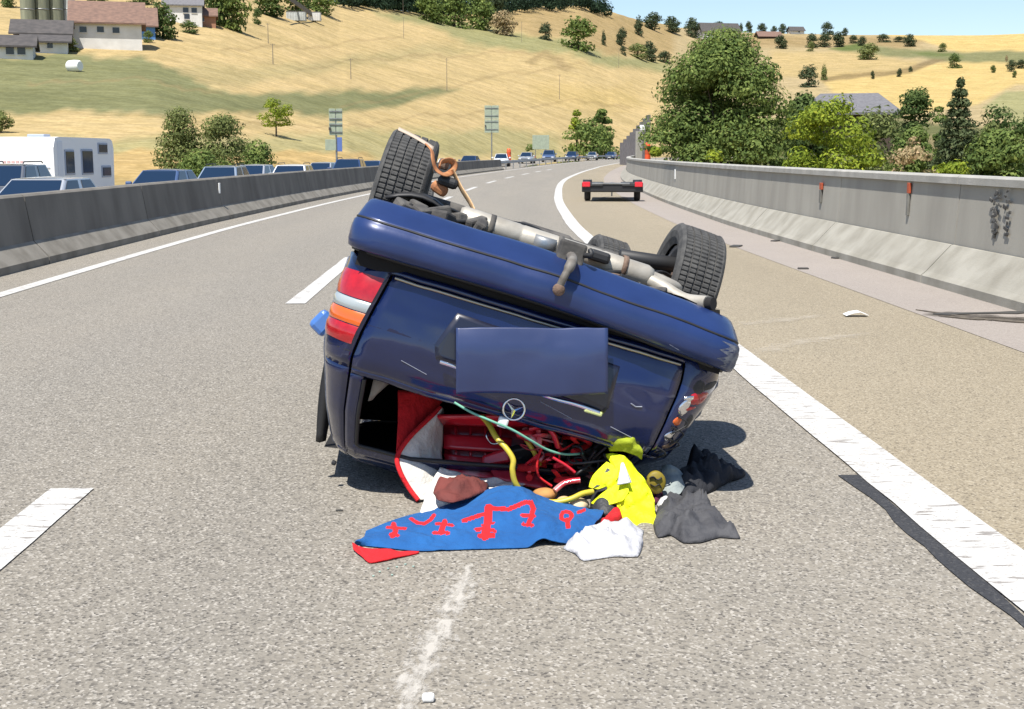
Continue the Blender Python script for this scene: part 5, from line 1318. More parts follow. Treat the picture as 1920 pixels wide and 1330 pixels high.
mb.tube(spline([L(800, 272, 6.12), L(810, 284, 6.08), L(812, 300, 6.05), L(818, 318, 6.05), L(834, 328, 6.05), L(848, 321, 6.12), L(852, 308, 6.14), L(842, 301, 6.12), L(828, 304, 6.08), L(824, 314, 6.06)], 40), .016, 8, flat=.3); mb.build('strap_loop', M_ORSTR, car)
mb = MB(); mb.tube(spline([L(848, 318, 6.1), L(856, 336, 6.1), L(866, 356, 6.08), L(880, 378, 6.05), L(890, 398, 6.0)], 24), .024, 8, flat=.18); mb.build('strap_tail', M_TAN, car)
mb = MB(); mb.bbox(L(824, 354, 6.1), (.085, .06, .055), .02, Matrix.Rotation(.3, 3, 'Y')); mb.build('spring_seat', M_ORSTR, car)
mb = MB(); mb.bbox(L(840, 342, 6.1), (.10, .08, .05), .02); mb.build('spring_cup', M_BLK, car)
mb = MB(); mb.bbox(L(832, 308, 6.14), (.05, .05, .05), .012); mb.build('hub_carrier', M_RUST, car)

# underside seen edge-on above the bumper
mb = MB(); rows = []
for i in range(18):
    v = lerp(.2, 4.4, i / 17); rows.append([Vector((u, v, 1.205 + .02 * fbm((u * 5, v * 5, 3)) - (.08 if abs(u) > .62 and (abs(v - 1.12) < .36 or abs(v - 3.92) < .36) else 0) - .06 * exp(-(u / .14) ** 2))) for u in [lerp(-.8, .8, j / 22) for j in range(23)]])
mb.grid(rows, 0, False); mb.build('floor_pan', M_DUSTG, car)
mb = MB(); rows = []    # black arch shell by the left wheel
for i in range(10):
    t = i / 9; rows.append([Vector((lerp(-.80, -.30, t), .72 + .35 * q, 1.18 + (.17 * sin(pi * min(1, .18 + t * .85)) - .05 * t) * (1 - .55 * abs(q - .3)))) for q in (0, .25, .5, .75, 1)])
mb.grid(rows, 0, True); mb.build('arch_shell', M_RUBBER, car, solid=.012)
rd = random.Random(8)
for k in range(16):
    mb = MB(); u = lerp(-.72, -.30, rd.random()); v = rd.uniform(.25, .7)
    mb.bbox((u, v, 1.225 + rd.uniform(-.01, .03)), (rd.uniform(.04, .14), rd.uniform(.04, .12), rd.uniform(.03, .07)), .012, Euler((rd.uniform(-.4, .4), rd.uniform(-.4, .4), rd.uniform(-1, 1))).to_matrix()); mb.build('underbody_fitting', M_DUSTG, car)
mb = MB()
def cyl(mb, a, b, r, n=18, squash=1.0, prof=None):
    a, b = Vector(a), Vector(b); prof = prof or [(0, .02), (0, .86), (.03, 1), (.97, 1), (1, .86), (1, .02)]
    d = (b - a).normalized(); x = d.cross(Vector((0, 0, 1))).normalized(); y = x.cross(d)
    mb.grid([[a.lerp(b, t) + (x * cos(2*pi*k/n) + y * sin(2*pi*k/n) * squash) * r * f for k in range(n)] for t, f in prof], 0, True, cu=True)
cyl(mb, (-.45, .44, 1.262), (.47, .44, 1.252), .066, 20, .85, [(0, .02), (0, .8), (.02, 1), (.30, 1), (.305, .97), (.32, .97), (.325, 1), (.72, 1), (.725, .97), (.735, .97), (.74, 1), (.97, 1), (1, .8), (1, .02)])
mb.build('silencer', M_ALU, car)
mb = MB(); mb.tube(spline([(.44, .42, 1.245), (.52, .38, 1.228), (.575, .33, 1.208), (.63, .28, 1.198), (.70, .20, 1.212)], 18), .034, 12); mb.build('tail_pipe', M_ALU, car)
mb = MB(); mb.tube([(.70, .202, 1.212), (.722, .178, 1.219)], .028, 12); mb.build('pipe_mouth', M_LINER, car)
mb = MB(); mb.tube(spline([(.40, .55, 1.262), (.50, .56, 1.262), (.62, .60, 1.25), (.68, .9, 1.25)], 14), .030, 10); mb.build('exhaust_pipe', M_ALU, car)
mb = MB(); cyl(mb, (.40, 1.12, 1.335), (.70, 1.12, 1.38), .04, 14); mb.build('drive_shaft', M_BLK, car)
mb = MB(); cyl(mb, (-.66, 1.15, 1.30), (.68, 1.15, 1.30), .05, 12); mb.build('rear_axle', M_DUSTG, car)
mb = MB(); mb.bbox((0, 1.2, 1.26), (.34, .34, .2), .05); mb.build('differential', M_DUSTG, car)
for u, l_ in ((-.52, 0), (.56, 0)):
    mb = MB(); mb.tube([(u, 1.1, 1.30), (u * .9, 1.6, 1.27), (u * .8, 1.9, 1.22)], .035, 8); mb.build('suspension_arm', M_DUSTG, car)
mb = MB(); mb.bbox((.20, .36, 1.275), (.10, .07, .05), .015); mb.build('hanger', M_BLK, car)
mb = MB(); mb.bbox((.02, .52, 1.27), (.30, .16, .03), .008, Matrix.Rotation(.1, 3, 'X')); mb.build('heat_shield', M_ALU, car)
# smaller fittings of the underside
for u in (-.30, .02, .33):
    mb = MB(); mb.grid([[Vector((u + du, .44 + .069 * cos(2*pi*k/20), 1.257 + .060 * sin(2*pi*k/20))) for k in range(20)] for du in (-.012, .012)], 0, True, cu=True); mb.build('silencer_band', M_RUST if u > .3 else M_DUSTG, car, solid=.004)
mb = MB(); mb.bbox((.02, .80, 1.245), (.80, .34, .10), .04); mb.build('fuel_tank', M_DUSTG, car)
for k, (a_, b_) in enumerate((((-.62, .40, 1.23), (-.40, .62, 1.27)), ((-.50, .30, 1.225), (-.20, .50, 1.215)), ((.22, .30, 1.205), (.52, .55, 1.22)), ((-.30, .70, 1.30), (.10, 1.0, 1.30)), ((.50, .80, 1.26), (.70, 1.05, 1.30)))):
    a_, b_ = Vector(a_), Vector(b_); m_ = (a_ + b_) / 2 + Vector((0, 0, .035)); mb = MB(); mb.tube(spline([a_, m_, b_], 10), .010, 6); mb.build('brake_hose', M_BLK, car)
for k in range(9):
    mb = MB(); u = rd.uniform(.14, .66); mb.bbox((u, rd.uniform(.26, .36), 1.205 - .03 * u + rd.uniform(-.005, .012)), (rd.uniform(.03, .10), rd.uniform(.03, .07), rd.uniform(.015, .035)), .006, Euler((rd.uniform(-.4, .4), rd.uniform(-.4, .4), rd.uniform(-1, 1))).to_matrix()); mb.build('bracket', (M_RUST, M_DUSTG, M_BLK)[k % 3], car)
mb = MB(); mb.grid([[Vector((u, .44 + .072 * cos(t), 1.258 + .062 * sin(t))) for t in [radians(150 + 14 * j) for j in range(7)]] for u in (-.10, -.04, .0)], 0, True); mb.build('scraped_plate', mat('bluish_steel', (.22, .26, .30), .4, .5, col2=(.34, .33, .31), scale=20), car, solid=.003)
# tow bar
mb = MB(); mb.bbox((.05, .28, 1.245), (.085, .30, .085), .015); mb.bbox((.05, .13, 1.24), (.12, .05, .11), .012)
tb = mb.build('tow_bar', M_DUSTG, car)
mb = MB(); mb.tube(spline([(.05, .16, 1.23), (.05, .05, 1.225), (.045, -.03, 1.20), (.03, -.06, 1.14), (.024, -.055, 1.095)], 18), [.022] * 12 + [.016] * 7, 12); mb.build('tow_neck', mat('grey_iron', (.20, .185, .165), .7, .2, col2=(.11, .095, .08), scale=22), tb)
mb = MB(); mb.grid([[Vector((.024, -.055, 1.078)) + Vector((.027 * sin(t) * cos(2*pi*k/16), .027 * sin(t) * sin(2*pi*k/16), .027 * cos(t))) for k in range(16)] for t in [.001 + (pi - .002) * i / 8 for i in range(9)]], 0, True, cu=True); mb.build('tow_ball', M_RUST, tb)
mb = MB(); mb.tube(spline([(.10, .12, 1.25), (.13, .08, 1.26), (.12, .1, 1.28)], 6), .012, 6); mb.build('tow_socket', M_BLK, tb)
# torn side trim hanging at the left, mirror, small foot
mb = MB(); rows = []
for i in range(12):
    t = i / 11; p = P(lerp(622, 601, t), lerp(655, 828, t), 5.86); wd = lerp(.018, .030, sin(pi * min(t * 1.05, 1)))
    rows.append([to_local(p + Vector((-wd, .0, 0))), to_local(p + Vector((0, -.02, 0))), to_local(p + Vector((wd, .02, 0)))])
mb.grid(rows, 0, True); mb.build('hanging_trim', M_RUBBER, car, solid=.012)
mb = MB(); mb.bbox(L(606, 606, 8.2), (.13, .09, .15), .03, Matrix.Rotation(.5, 3, 'Y')); mb.build('door_mirror', mat('mirror_blue', (.06, .17, .48), .3, coat=.8), car)
mb = MB(); mb.bbox(L(626, 868, 5.72), (.022, .03, .02), .006); mb.build('trim_clip', M_RUBBER, car)

# ------------------------------------------------------------------ the added blue panel masking the number plate, and the spilled load
def fabric(name, c, c2=None, rough=.85, b=.75, bs=20, **k):
    b, bs = max(b, .7), min(bs, 22)
    return mat(name, c, rough, col2=c2 or tuple(x * .72 for x in c), scale=7, detail=6, bump=b, bscale=bs, **k)
M_MASK = mat('mask_blue', (.026, .042, .118), .38, col2=(.019, .031, .092), scale=3, coat=.4)
def bil(rows, s, t):
    """rows of control points -> smooth surface (Catmull-Rom both ways)"""
    return None
def surf(rows, ns, nt):
    R_ = [spline(r, nt) for r in rows]
    cols = [spline([R_[i][j] for i in range(len(R_))], ns) for j in range(nt + 1)]
    return [[cols[j][i] for j in range(nt + 1)] for i in range(ns + 1)]
def folds(x, y, seed, wl=.085):
    """crumpled cloth: a few families of sharp creases crossing at different angles, each bending and dying out"""
    h = 0
    for i in range(4):
        th = seed * 1.7 + i * 1.05; f = (1.0, 1.35, .8, 2.1)[i] / wl; a = (.5, .36, .42, .2)[i]
        wx = .035 * noise.noise(Vector((x * 9 + i * 5, y * 9, seed))); wy = .035 * noise.noise(Vector((x * 9, y * 9 + i * 7, seed + 3)))
        t = ((x + wx) * cos(th) + (y + wy) * sin(th)) * f + .8 * noise.noise(Vector((x * 5, y * 5, seed + i)))
        t = abs((t % 1.0) * 2 - 1)
        m = max(0, .35 + 1.1 * noise.noise(Vector((x * 8 + 11 * i, y * 8, seed * 3 + i))))
        h += a * m * (1 - t ** .75)
    return h
def wrinkle(g, amp, sc, seed, dirn=(0, -.5, .85), edge=True, zmin=.004, ridge=True):
    d = Vector(dirn).normalized(); n = len(g); m = len(g[0])
    for i in range(n):
        for j in range(m):
            p = g[i][j]; q = p * sc + Vector((seed, seed * 2.3, seed * .7))
            k = fbm(q, 3)
            if ridge: k = (folds(p.x, p.z + p.y * .5, seed, .10) - .25) * 3.2 + k * .3
            p = p + d * amp * k
            if p.z < zmin: p.z = zmin
            g[i][j] = p
    return g
def sheet(name, rows, ns, nt, m, amp=0, sc=8, seed=1, parent=None, solid=.004, **k):
    g = surf(rows, ns, nt)
    if amp: wrinkle(g, amp, sc, seed, **k)
    mb = MB(); mb.grid(g, 0, True)
    return mb.build(name, m, parent, solid=solid), g
def mound(name, outline, hfun, m, n=16, amp=.015, sc=14, seed=1, parent=None, sub=4, zmin=.004, fold=0.0):
    """a crumpled piece of cloth lying on the ground, outline given in photo columns/rows on the road"""
    o = [G(*p) if len(p) == 2 else P(*p) for p in outline]
    k = len(o); ring = []
    for i in range(k):
        for s in range(sub): 
            ring.append(o[i].lerp(o[(i + 1) % k], s / sub).lerp(spline([o[(i - 1) % k], o[i], o[(i + 1) % k], o[(i + 2) % k]], 3 * sub)[sub + s], .4))
    c = sum(ring, Vector()) / len(ring); rows = []
    for q in range(n + 1):
        t = q / n; r = []
        for p in ring:
            x = c.lerp(p, t); a = noise.noise(Vector((x.x * sc, x.y * sc, seed)))
            wx = x.x + .05 * noise.noise(Vector((x.x * 7, x.y * 7, seed + 4))); wy = x.y + .05 * noise.noise(Vector((x.x * 7 + 9, x.y * 7, seed)))
            rid = 1 - (abs(noise.noise(Vector((wx * sc * 1.1 + wy * sc * .5, wy * sc * .9, seed * 2.1)))) * 1.8) ** .7 * 1.9
            rid2 = 1 - (abs(noise.noise(Vector((wx * sc * 2.4 - wy * sc, wy * sc * 2.1, seed * 3.1)))) * 1.8) ** .7 * 1.9
            e = min(1, (1 - t) * 5 + .2)
            h = hfun(t) + (amp * 5.0 * (folds(x.x, x.y, seed, .10) - .14) + amp * .35 * (rid + a)) * e
            r.append(Vector((x.x + .3 * amp * a, x.y, max(zmin, x.z + h))))
        rows.append(r)
    mb = MB(); mb.grid(rows[1:], 0, True, cu=True); mb.add([rows[0][0]] + rows[1], [(0, i + 1, (i + 1) % len(ring) + 1) for i in range(len(ring))], 0, True)
    return mb.build(name, m, parent, solid=.005)
def dome(h, p=.6): return lambda t: h * (1 - t ** 2.2) ** p

# made-up level panel standing in for the privacy mask over the plate
g = []
yl, yr = (CW @ Vector((-.30, -.035, .66))).y, (CW @ Vector((.33, -.035, .84))).y
rows = []
for py in (615, 635, 660, 700, 740):
    r = []
    for k in range(9):
        px = lerp(855, 1140, k / 8); Y = lerp(yl, yr, k / 8) + {615: .035, 635: .018, 660: .004, 700: 0, 740: .006}[py]
        r.append(P(px, py - (3 * sin(k * .9) if py == 740 else 0), Y))
    rows.append(r)
o, _ = sheet('plate_mask', rows, 20, 30, M_MASK, amp=.006, sc=5, seed=3, ridge=False, solid=.003)
tag(o, 'added plain blue panel standing in for the privacy mask over the number plate of the overturned car', 'sheet')

# blue and red rug on the road
M_BLUER = fabric('blue_rug', (.010, .098, .30), (.007, .076, .245), .95, .4, 110)
M_REDR = fabric('red_cloth', (.58, .010, .016), (.50, .008, .012), .9, .3, 90)
rug = empty('rug', G(890, 1010)); tag(rug, 'blue rug with red scrolled pattern spread on the road before the car window', 'rug')
def rel(rows, root): return [[p - root.location for p in r] for r in rows]
front = [(664, 1021), (720, 1027), (785, 1033), (850, 1031), (920, 1029), (985, 1027), (1018, 1016), (1060, 1020), (1105, 1000)]
mid = [(668, 1014), (728, 1002), (800, 992), (858, 980), (925, 972), (975, 968), (1020, 975), (1068, 982), (1118, 980)]
back = [(680, 1010), (742, 982), (812, 960), (868, 940), (925, 922), (968, 918), (1012, 936), (1062, 952), (1132, 962)]
zb = [.012, .02, .03, .06, .10, .115, .07, .05, .03]; zm = [.03, .03, .03, .045, .06, .065, .075, .05, .03]
R1 = [G(px, py, .006) for px, py in front]
R1[6] = G(1018, 1012, .028)
R2 = [G(px, py, z) for (px, py), z in zip(mid, zm)]; R3 = [G(px, py, z) for (px, py), z in zip(back, zb)]
R4 = [p + Vector((0, .12, -.02)) for p in R3]
o, rg_ = sheet('cloth', rel([R1, R2, R3, R4], rug), 90, 260, M_BLUER, amp=.010, sc=9, seed=2, parent=rug, dirn=(0, 0, 1), zmin=-10, ridge=False)
for i in range(len(rg_)):
    for j in range(len(rg_[0])):
        if rg_[i][j].z + rug.location.z < .006: rg_[i][j].z = .006 - rug.location.z
for v, p in zip(o.data.vertices, [p for r in rg_ for p in r]): v.co = p
ns_, nt_ = len(rg_) - 1, len(rg_[0]) - 1
# the scrolled figures printed on the rug: faces under the drawn strokes take the red dye
PRINT = [([(771, 974), (782, 981), (796, 983), (807, 976), (814, 967)], 3.2), ([(738, 984), (742, 998), (736, 1006)], 4.5), ([(727, 990), (742, 991), (760, 992)], 2.8), ([(732, 1003), (746, 1005)], 3),
         ([(834, 979), (830, 990), (826, 1000)], 4.5), ([(819, 983), (834, 984), (848, 986)], 2.8), ([(814, 1000), (840, 1000)], 3.2),
         ([(917, 952), (916, 968), (914, 984), (909, 1008)], 6.5), ([(893, 994), (912, 992), (928, 997)], 3.4), ([(900, 1006), (924, 1005)], 4.5), ([(904, 986), (926, 981)], 2.4),
         ([(918, 962), (900, 967), (886, 972), (870, 977)], 3.8), ([(918, 953), (936, 955), (953, 956), (968, 950), (984, 943), (995, 943), (1000, 955), (996, 972), (990, 985)], 4.2), ([(979, 967), (1002, 969)], 3), ([(982, 984), (998, 986)], 3.4),
         ([(1052, 968), (1055, 962), (1062, 960), (1070, 963), (1072, 969), (1068, 975), (1060, 977), (1053, 974), (1052, 968)], 3.4), ([(1063, 976), (1065, 989)], 4), ([(1084, 962), (1096, 957)], 3)]
me_ = o.data; me_.materials.append(M_REDR)
w_ = rug.location; fwd_ = Vector((0, CP, -SP)); upv_ = Vector((0, SP, CP)); segs = [(p0, p1, wd) for pts, wd in PRINT for p0, p1 in zip(pts, pts[1:])]
for f in me_.polygons:
    q = f.center + w_ - Vector((0, 0, H)); zz_ = q.dot(fwd_); fx = 960 + F * q.x / zz_; fy = 665 - F * q.dot(upv_) / zz_
    for (x0, y0), (x1, y1), wd in segs:
        if fx < min(x0, x1) - 8 or fx > max(x0, x1) + 8: continue
        dx, dy = x1 - x0, y1 - y0; t = min(1, max(0, ((fx - x0) * dx + (fy - y0) * dy) / (dx * dx + dy * dy)))
        if math.hypot(fx - x0 - t * dx, (fy - y0 - t * dy) * 1.15) < wd * 1.15: f.material_index = 1; break
o, _ = sheet('turned_hem', rel([[G(661, 1017, .018), G(672, 1024, .03), G(690, 1029, .022), G(740, 1034, .012), G(786, 1034, .008)], [G(662, 1030, .012), G(680, 1044, .008), G(697, 1055, .006), G(745, 1046, .006), G(784, 1037, .006)]], rug), 8, 24, M_REDR, parent=rug, amp=.004, sc=16, dirn=(0, 0, 1), zmin=-10, solid=.006)

# canvas with red border, half pulled out of the window
M_CANVAS = fabric('white_canvas', (.62, .60, .55), (.52, .50, .46))
cv = empty('canvas_awning', G(800, 940)); tag(cv, 'off-white canvas with a red border bulging out of the smashed rear window', 'canvas')
Lf = [(828, 764, 5.72), (800, 790, 5.66), (768, 822, 5.60), (747, 856, 5.56), (752, 884, 5.52), (768, 914, 5.50), (786, 938, 5.47)]
Rt = [(832, 768, 5.76), (831, 795, 5.76), (830, 826, 5.74), (828, 856, 5.70), (838, 886, 5.64), (858, 912, 5.60), (880, 934, 5.56)]
Md = [((a[0] + b[0]) / 2, (a[1] + b[1]) / 2, (a[2] + b[2]) / 2 - .03) for a, b in zip(Lf, Rt)]
rowsC = [[P(*a), P(*m), P(*b)] for a, m, b in zip(Lf, Md, Rt)]
sheet('cloth', rel(rowsC, cv), 30, 14, M_CANVAS, parent=cv, amp=.008, sc=7, seed=4, dirn=(0, -1, .1), zmin=-10)
mb = MB(); mb.tube(spline([P(*a) - cv.location + Vector((-.004, -.004, 0)) for a in Lf], 40), .011, 8); mb.build('border', M_REDR, cv)
sheet('red_lining', rel([[P(746, 732, 5.68), P(790, 738, 5.72), P(830, 752, 5.78)], [P(746, 790, 5.62), P(772, 790, 5.66), P(806, 782, 5.74)], [P(743, 850, 5.56), P(750, 842, 5.58), P(764, 822, 5.62)]], cv), 14, 12, M_REDR, parent=cv, amp=.006, sc=6, dirn=(0, -1, 0), zmin=-10)
# white sheet spread below it
M_LINEN = fabric('white_linen', (.70, .68, .63), (.60, .58, .54))
sheetw = empty('bed_sheet', G(860, 945)); tag(sheetw, 'crumpled white sheet between the red-bordered canvas and the blue rug', 'sheet')
sheet('cloth', rel([[P(826, 878, 5.58), P(870, 888, 5.58), P(930, 900, 5.56), P(985, 908, 5.52)], [P(806, 910, 5.46), P(865, 915, 5.46), P(925, 915, 5.46), P(960, 918, 5.46)], [G(786, 962, .01), G(850, 955, .03), G(905, 945, .05), G(945, 925, .10)]], sheetw), 20, 36, M_LINEN, parent=sheetw, amp=.014, sc=9, seed=6, dirn=(0, -.6, .8), zmin=-10)

# red crate lying on its side with its opening towards the camera
M_REDP = mat('red_plastic', (.66, .020, .036), .28, col2=(.54, .016, .03), scale=5, coat=.5)
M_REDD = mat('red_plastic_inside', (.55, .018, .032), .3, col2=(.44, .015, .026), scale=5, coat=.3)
M_PINKW = mat('red_pink_blotch', (.62, .30, .30), .4, col2=(.5, .03, .05), scale=7, detail=3, lo=.42, hi=.56, coat=.4)  # red mixed with pale pink blotches
cr = empty('plastic_crate', P(905, 905, 5.75)); tag(cr, 'open red plastic crate tipped on its side in the rear window', 'crate')
def plank(name, q, m, th=.012, n=6):
    """q: four photo points with depth; a slab"""
    a, b, c, d = [P(*x) - cr.location for x in q]
    rows = [[a.lerp(b, i / n) * (1 - j / 4) + d.lerp(c, i / n) * (j / 4) for i in range(n + 1)] for j in range(5)]
    mb = MB(); mb.grid(rows, 0, True); return mb.build(name, m, cr, solid=th)
plank('back_panel', [(832, 790, 5.92), (1030, 806, 5.92), (1040, 880, 5.86), (834, 872, 5.86)], M_REDD)
plank('top_rim', [(820, 780, 5.66), (945, 778, 5.64), (1040, 800, 5.66), (832, 796, 5.74)], M_REDP, .016)
plank('inner_band', [(832, 815, 5.80), (960, 822, 5.80), (958, 850, 5.76), (832, 842, 5.76)], M_REDP, .02)
plank('inner_band', [(832, 852, 5.76), (980, 868, 5.74), (980, 884, 5.72), (836, 868, 5.74)], M_REDD, .02)
plank('lower_flap', [(830, 866, 5.70), (930, 884, 5.66), (1010, 912, 5.60), (838, 884, 5.58)], M_PINKW, .012)
plank('lower_flap', [(918, 880, 5.64), (1000, 882, 5.64), (1030, 920, 5.55), (930, 898, 5.56)], M_PINKW, .012)
plank('divider', [(905, 856, 5.70), (955, 838, 5.70), (958, 866, 5.68), (902, 876, 5.68)], M_REDP, .012)
for k, x in enumerate((852, 880, 908, 936)): plank('rib', [(x, 800, 5.86), (x + 5, 800, 5.86), (x + 5, 866, 5.80), (x, 866, 5.80)], M_REDP, .014, 2)
mb = MB(); mb.tube(spline([P(918, 806, 5.74) - cr.location, P(912, 818, 5.72) - cr.location, P(922, 832, 5.72) - cr.location, P(940, 830, 5.72) - cr.location], 12), .005, 6); mb.build('handle', M_CHROME, cr)

# yellow hose, green cord, red straps
M_HOSE = mat('yellow_hose', (.58, .46, .035), .4, col2=(.48, .40, .05), scale=30)
mb = MB(); pts = [(905, 782, 5.52), (918, 798, 5.46), (930, 820, 5.40), (950, 842, 5.36), (962, 862, 5.34), (961, 882, 5.33), (966, 905, 5.33), (982, 926, 5.34), (1008, 938, 5.33), (1040, 942, 5.32), (1070, 936, 5.32), (1092, 926, 5.34), (1112, 922, 5.36)]
mb.tube(spline([P(*p) for p in pts], 90), .0125, 10)
tag(mb.build('garden_hose', M_HOSE), 'yellow hose curling out of the rear window across the blue rug', 'hose')
mb = MB(); mb.tube(spline([P(985, 822, 5.6), P(1000, 846, 5.58), (P(1012, 872, 5.6))], 14), .011, 8); tag(mb.build('hose_end', M_HOSE), 'short piece of yellow hose among the red tangle', 'hose')
mb = MB(); mb.tube(spline([P(852, 755, 5.36), P(885, 774, 5.34), P(922, 790, 5.33), (P(960, 806, 5.34)), P(995, 826, 5.36), P(1025, 843, 5.40), P(1058, 852, 5.44), P(1092, 851, 5.5)], 60), .0055, 7)
tag(mb.build('cord', mat('green_cord', (.16, .42, .30), .6)), 'thin pale green cord slung across the rear window above the red crate', 'cord')
mb = MB(); mb.bbox(P(943, 792, 5.36), (.045, .03, .045), .008, Matrix.Rotation(.3, 3, 'Y')); tag(mb.build('plug', M_WHITE), 'small white plastic fitting on the green cord below the round emblem', 'fitting')
rd = random.Random(12)
tg_ = empty('strap_tangle', P(1050, 900, 5.62)); tag(tg_, 'knot of red straps and cables spilling from the right of the rear window', 'straps')
for k in range(13):
    c0 = (rd.uniform(985, 1095), rd.uniform(808, 905)); pts = []
    for i in range(6):
        a = rd.uniform(0, 6.28); rr_ = rd.uniform(12, 38)
        pts.append(P(min(1118, max(972, c0[0] + rr_ * cos(a + i))), min(918, max(806 + max(0, c0[0] - 1040) * .3, c0[1] + .7 * rr_ * sin(a + i))), rd.uniform(5.46, 5.72)) - tg_.location)
    mb = MB(); mb.tube(spline(pts, 36), rd.choice((.006, .008, .013, .016)), 7, flat=rd.choice((1, .35)))
    mb.build('strap', rd.choice((M_REDP, M_REDP, M_REDD, M_REDR, M_PINKW)), tg_)
for k, pts in enumerate(([(995, 805, 5.5), (1020, 800, 5.48), (1036, 812, 5.48), (1046, 838, 5.5)], [(1018, 835, 5.46), (1008, 862, 5.44), (1010, 892, 5.44), (1035, 912, 5.42)], [(1036, 858, 5.42), (1060, 872, 5.42), (1078, 886, 5.42)], [(1040, 920, 5.40), (1060, 905, 5.42), (1088, 900, 5.42)])):
    mb = MB(); mb.tube(spline([P(*p) - tg_.location for p in pts], 24), (.02, .008, .011, .02)[k], 8, flat=.6); mb.build('strap', (M_REDP, M_REDR, M_REDP, M_PINKW)[k], tg_)
blk = empty('black_tools', P(1030, 895, 5.75)); tag(blk, 'dark jumble of tools and cables wedged in the window behind the red straps', 'tools')
for k in range(20):
    mb = MB(); mb.bbox(P(rd.uniform(975, 1150), rd.uniform(828, 905), rd.uniform(5.66, 5.8)) - blk.location, (rd.uniform(.04, .13), .05, rd.uniform(.02, .06)), .01, Euler((rd.uniform(-.6, .6), rd.uniform(-.8, .8), rd.uniform(-.6, .6))).to_matrix()); mb.build('tool', rd.choice((M_BLK, M_DUSTG, M_BLK, M_RUBBER)), blk)
for k in range(6):
    mb = MB(); mb.tube(spline([P(rd.uniform(1060, 1140), rd.uniform(835, 890), rd.uniform(5.45, 5.6)) - blk.location for i in range(4)], 16), .006, 6); mb.build('cable', M_BLK, blk)
for k, (px, py, Y, sx, sz, m, lb) in enumerate(((1022, 927, 5.42, .085, .05, mat('bread_crust', (.48, .25, .08), .85, col2=(.36, .17, .05), scale=14), 'brown loaf-shaped lump under the red straps by the yellow hose'), (1082, 948, 5.36, .085, .06, mat('cream_foam', (.66, .52, .32), .9), 'cream-coloured lump beside the yellow vest on the rug'), (1058, 940, 5.38, .05, .035, mat('ochre_foam', (.60, .40, .20), .9), 'small ochre lump left of the cream-coloured one'))):
    mb = MB(); c = P(px, py, Y); mb.grid([[c + Vector((sx * .6 * sin(t) * cos(a) * (1 + .15 * sin(3 * a)), .05 * sin(t) * sin(a), sz * .55 * cos(t))) for a in [2*pi*j/18 for j in range(18)]] for t in [.001 + (pi - .002) * i / 10 for i in range(11)]], 0, True, cu=True)
    tag(mb.build('foam_lump', m), lb, 'lump')
# dark red rag, blue handle
mound_o = mound('rag', [(814, 962), (820, 944), (850, 936), (890, 938), (915, 942), (912, 958), (890, 968), (850, 980), (822, 976)], lambda t: .085 + .045 * (1 - t ** 2.2), fabric('maroon_cloth', (.16, .035, .028), (.10, .024, .02)), amp=.016, sc=14, seed=5, zmin=.07)
tag(mound_o, 'crumpled dark red rag lying on the back edge of the blue rug', 'rag')
mb = MB(); mb.tube([P(912, 945, 5.40), P(911, 918, 5.42)], [.009, .012], 8); mb.bbox(P(911, 920, 5.42), (.03, .02, .02), .006); tag(mb.build('screwdriver', mat('maroon_plastic', (.22, .03, .03), .5)), 'small dark red tool handle standing beside the dark red rag', 'tool')

# high-visibility vest draped from the gate to the road
M_HIVIS = fabric('hi_vis_yellow', (.74, .80, .004), (.66, .74, .003), .7, .3, 60)
M_REFL = mat('reflective_grey', (.42, .43, .50), .35, .3)
M_HIDARK = fabric('vest_lining', (.10, .10, .11), (.07, .07, .08))
vest = empty('hi_vis_vest', G(1180, 1000)); tag(vest, 'bright yellow high-visibility vest hanging from under the gate onto the road', 'vest')
def vs(name, rows, ns, nt, m, amp, sc, seed): return sheet(name, rel([[P(*p) for p in r] for r in rows], vest), ns, nt, m, parent=vest, amp=amp, sc=sc, seed=seed, dirn=(.2, -1, .3), zmin=-10)
_, gb = vs('body', [[(1136, 852, 5.46), (1152, 850, 5.44), (1168, 856, 5.43), (1180, 864, 5.43)],
             [(1148, 878, 5.40), (1160, 880, 5.38), (1178, 882, 5.38), (1200, 888, 5.39)],
             [(1134, 908, 5.36), (1164, 912, 5.33), (1190, 908, 5.33), (1216, 912, 5.35)],
             [(1148, 936, 5.32), (1172, 938, 5.27), (1200, 938, 5.27), (1226, 936, 5.30)],
             [(1162, 966, 5.24), (1184, 968, 5.20), (1206, 968, 5.20), (1230, 966, 5.22)],
             [(1163, 994, 5.13), (1182, 996, 5.10), (1204, 996, 5.10), (1236, 988, 5.12)],
             [(1170, 1014, 5.02), (1184, 1006, 5.05), (1202, 1004, 5.06), (1216, 1003, 5.06)]], 46, 26, M_HIVIS, .030, 8, 7)
vs('flap', [[(1138, 866, 5.42), (1150, 872, 5.40), (1160, 880, 5.38)], [(1112, 892, 5.40), (1130, 900, 5.37), (1154, 904, 5.35)], [(1104, 914, 5.38), (1112, 916, 5.36), (1122, 918, 5.35)]], 14, 14, M_HIVIS, .010, 9, 8)
vs('flap', [[(1160, 904, 5.34), (1176, 912, 5.30), (1180, 922, 5.28)], [(1128, 926, 5.33), (1142, 934, 5.30), (1164, 940, 5.27)], [(1109, 944, 5.33), (1122, 948, 5.30), (1142, 947, 5.28)]], 14, 14, M_HIVIS, .012, 9, 9)
vs('lining', [[(1138, 878, 5.395), (1143, 880, 5.395)], [(1124, 904, 5.372), (1144, 896, 5.372)], [(1112, 916, 5.36), (1134, 908, 5.36)]], 8, 6, M_HIDARK, .0, 9, 8)
vs('reflective_band', [[(1165, 868, 5.36), (1169, 867, 5.36)], [(1161, 888, 5.33), (1177, 886, 5.33)], [(1157, 910, 5.29), (1184, 905, 5.29)]], 10, 6, M_REFL, .004, 9, 2)
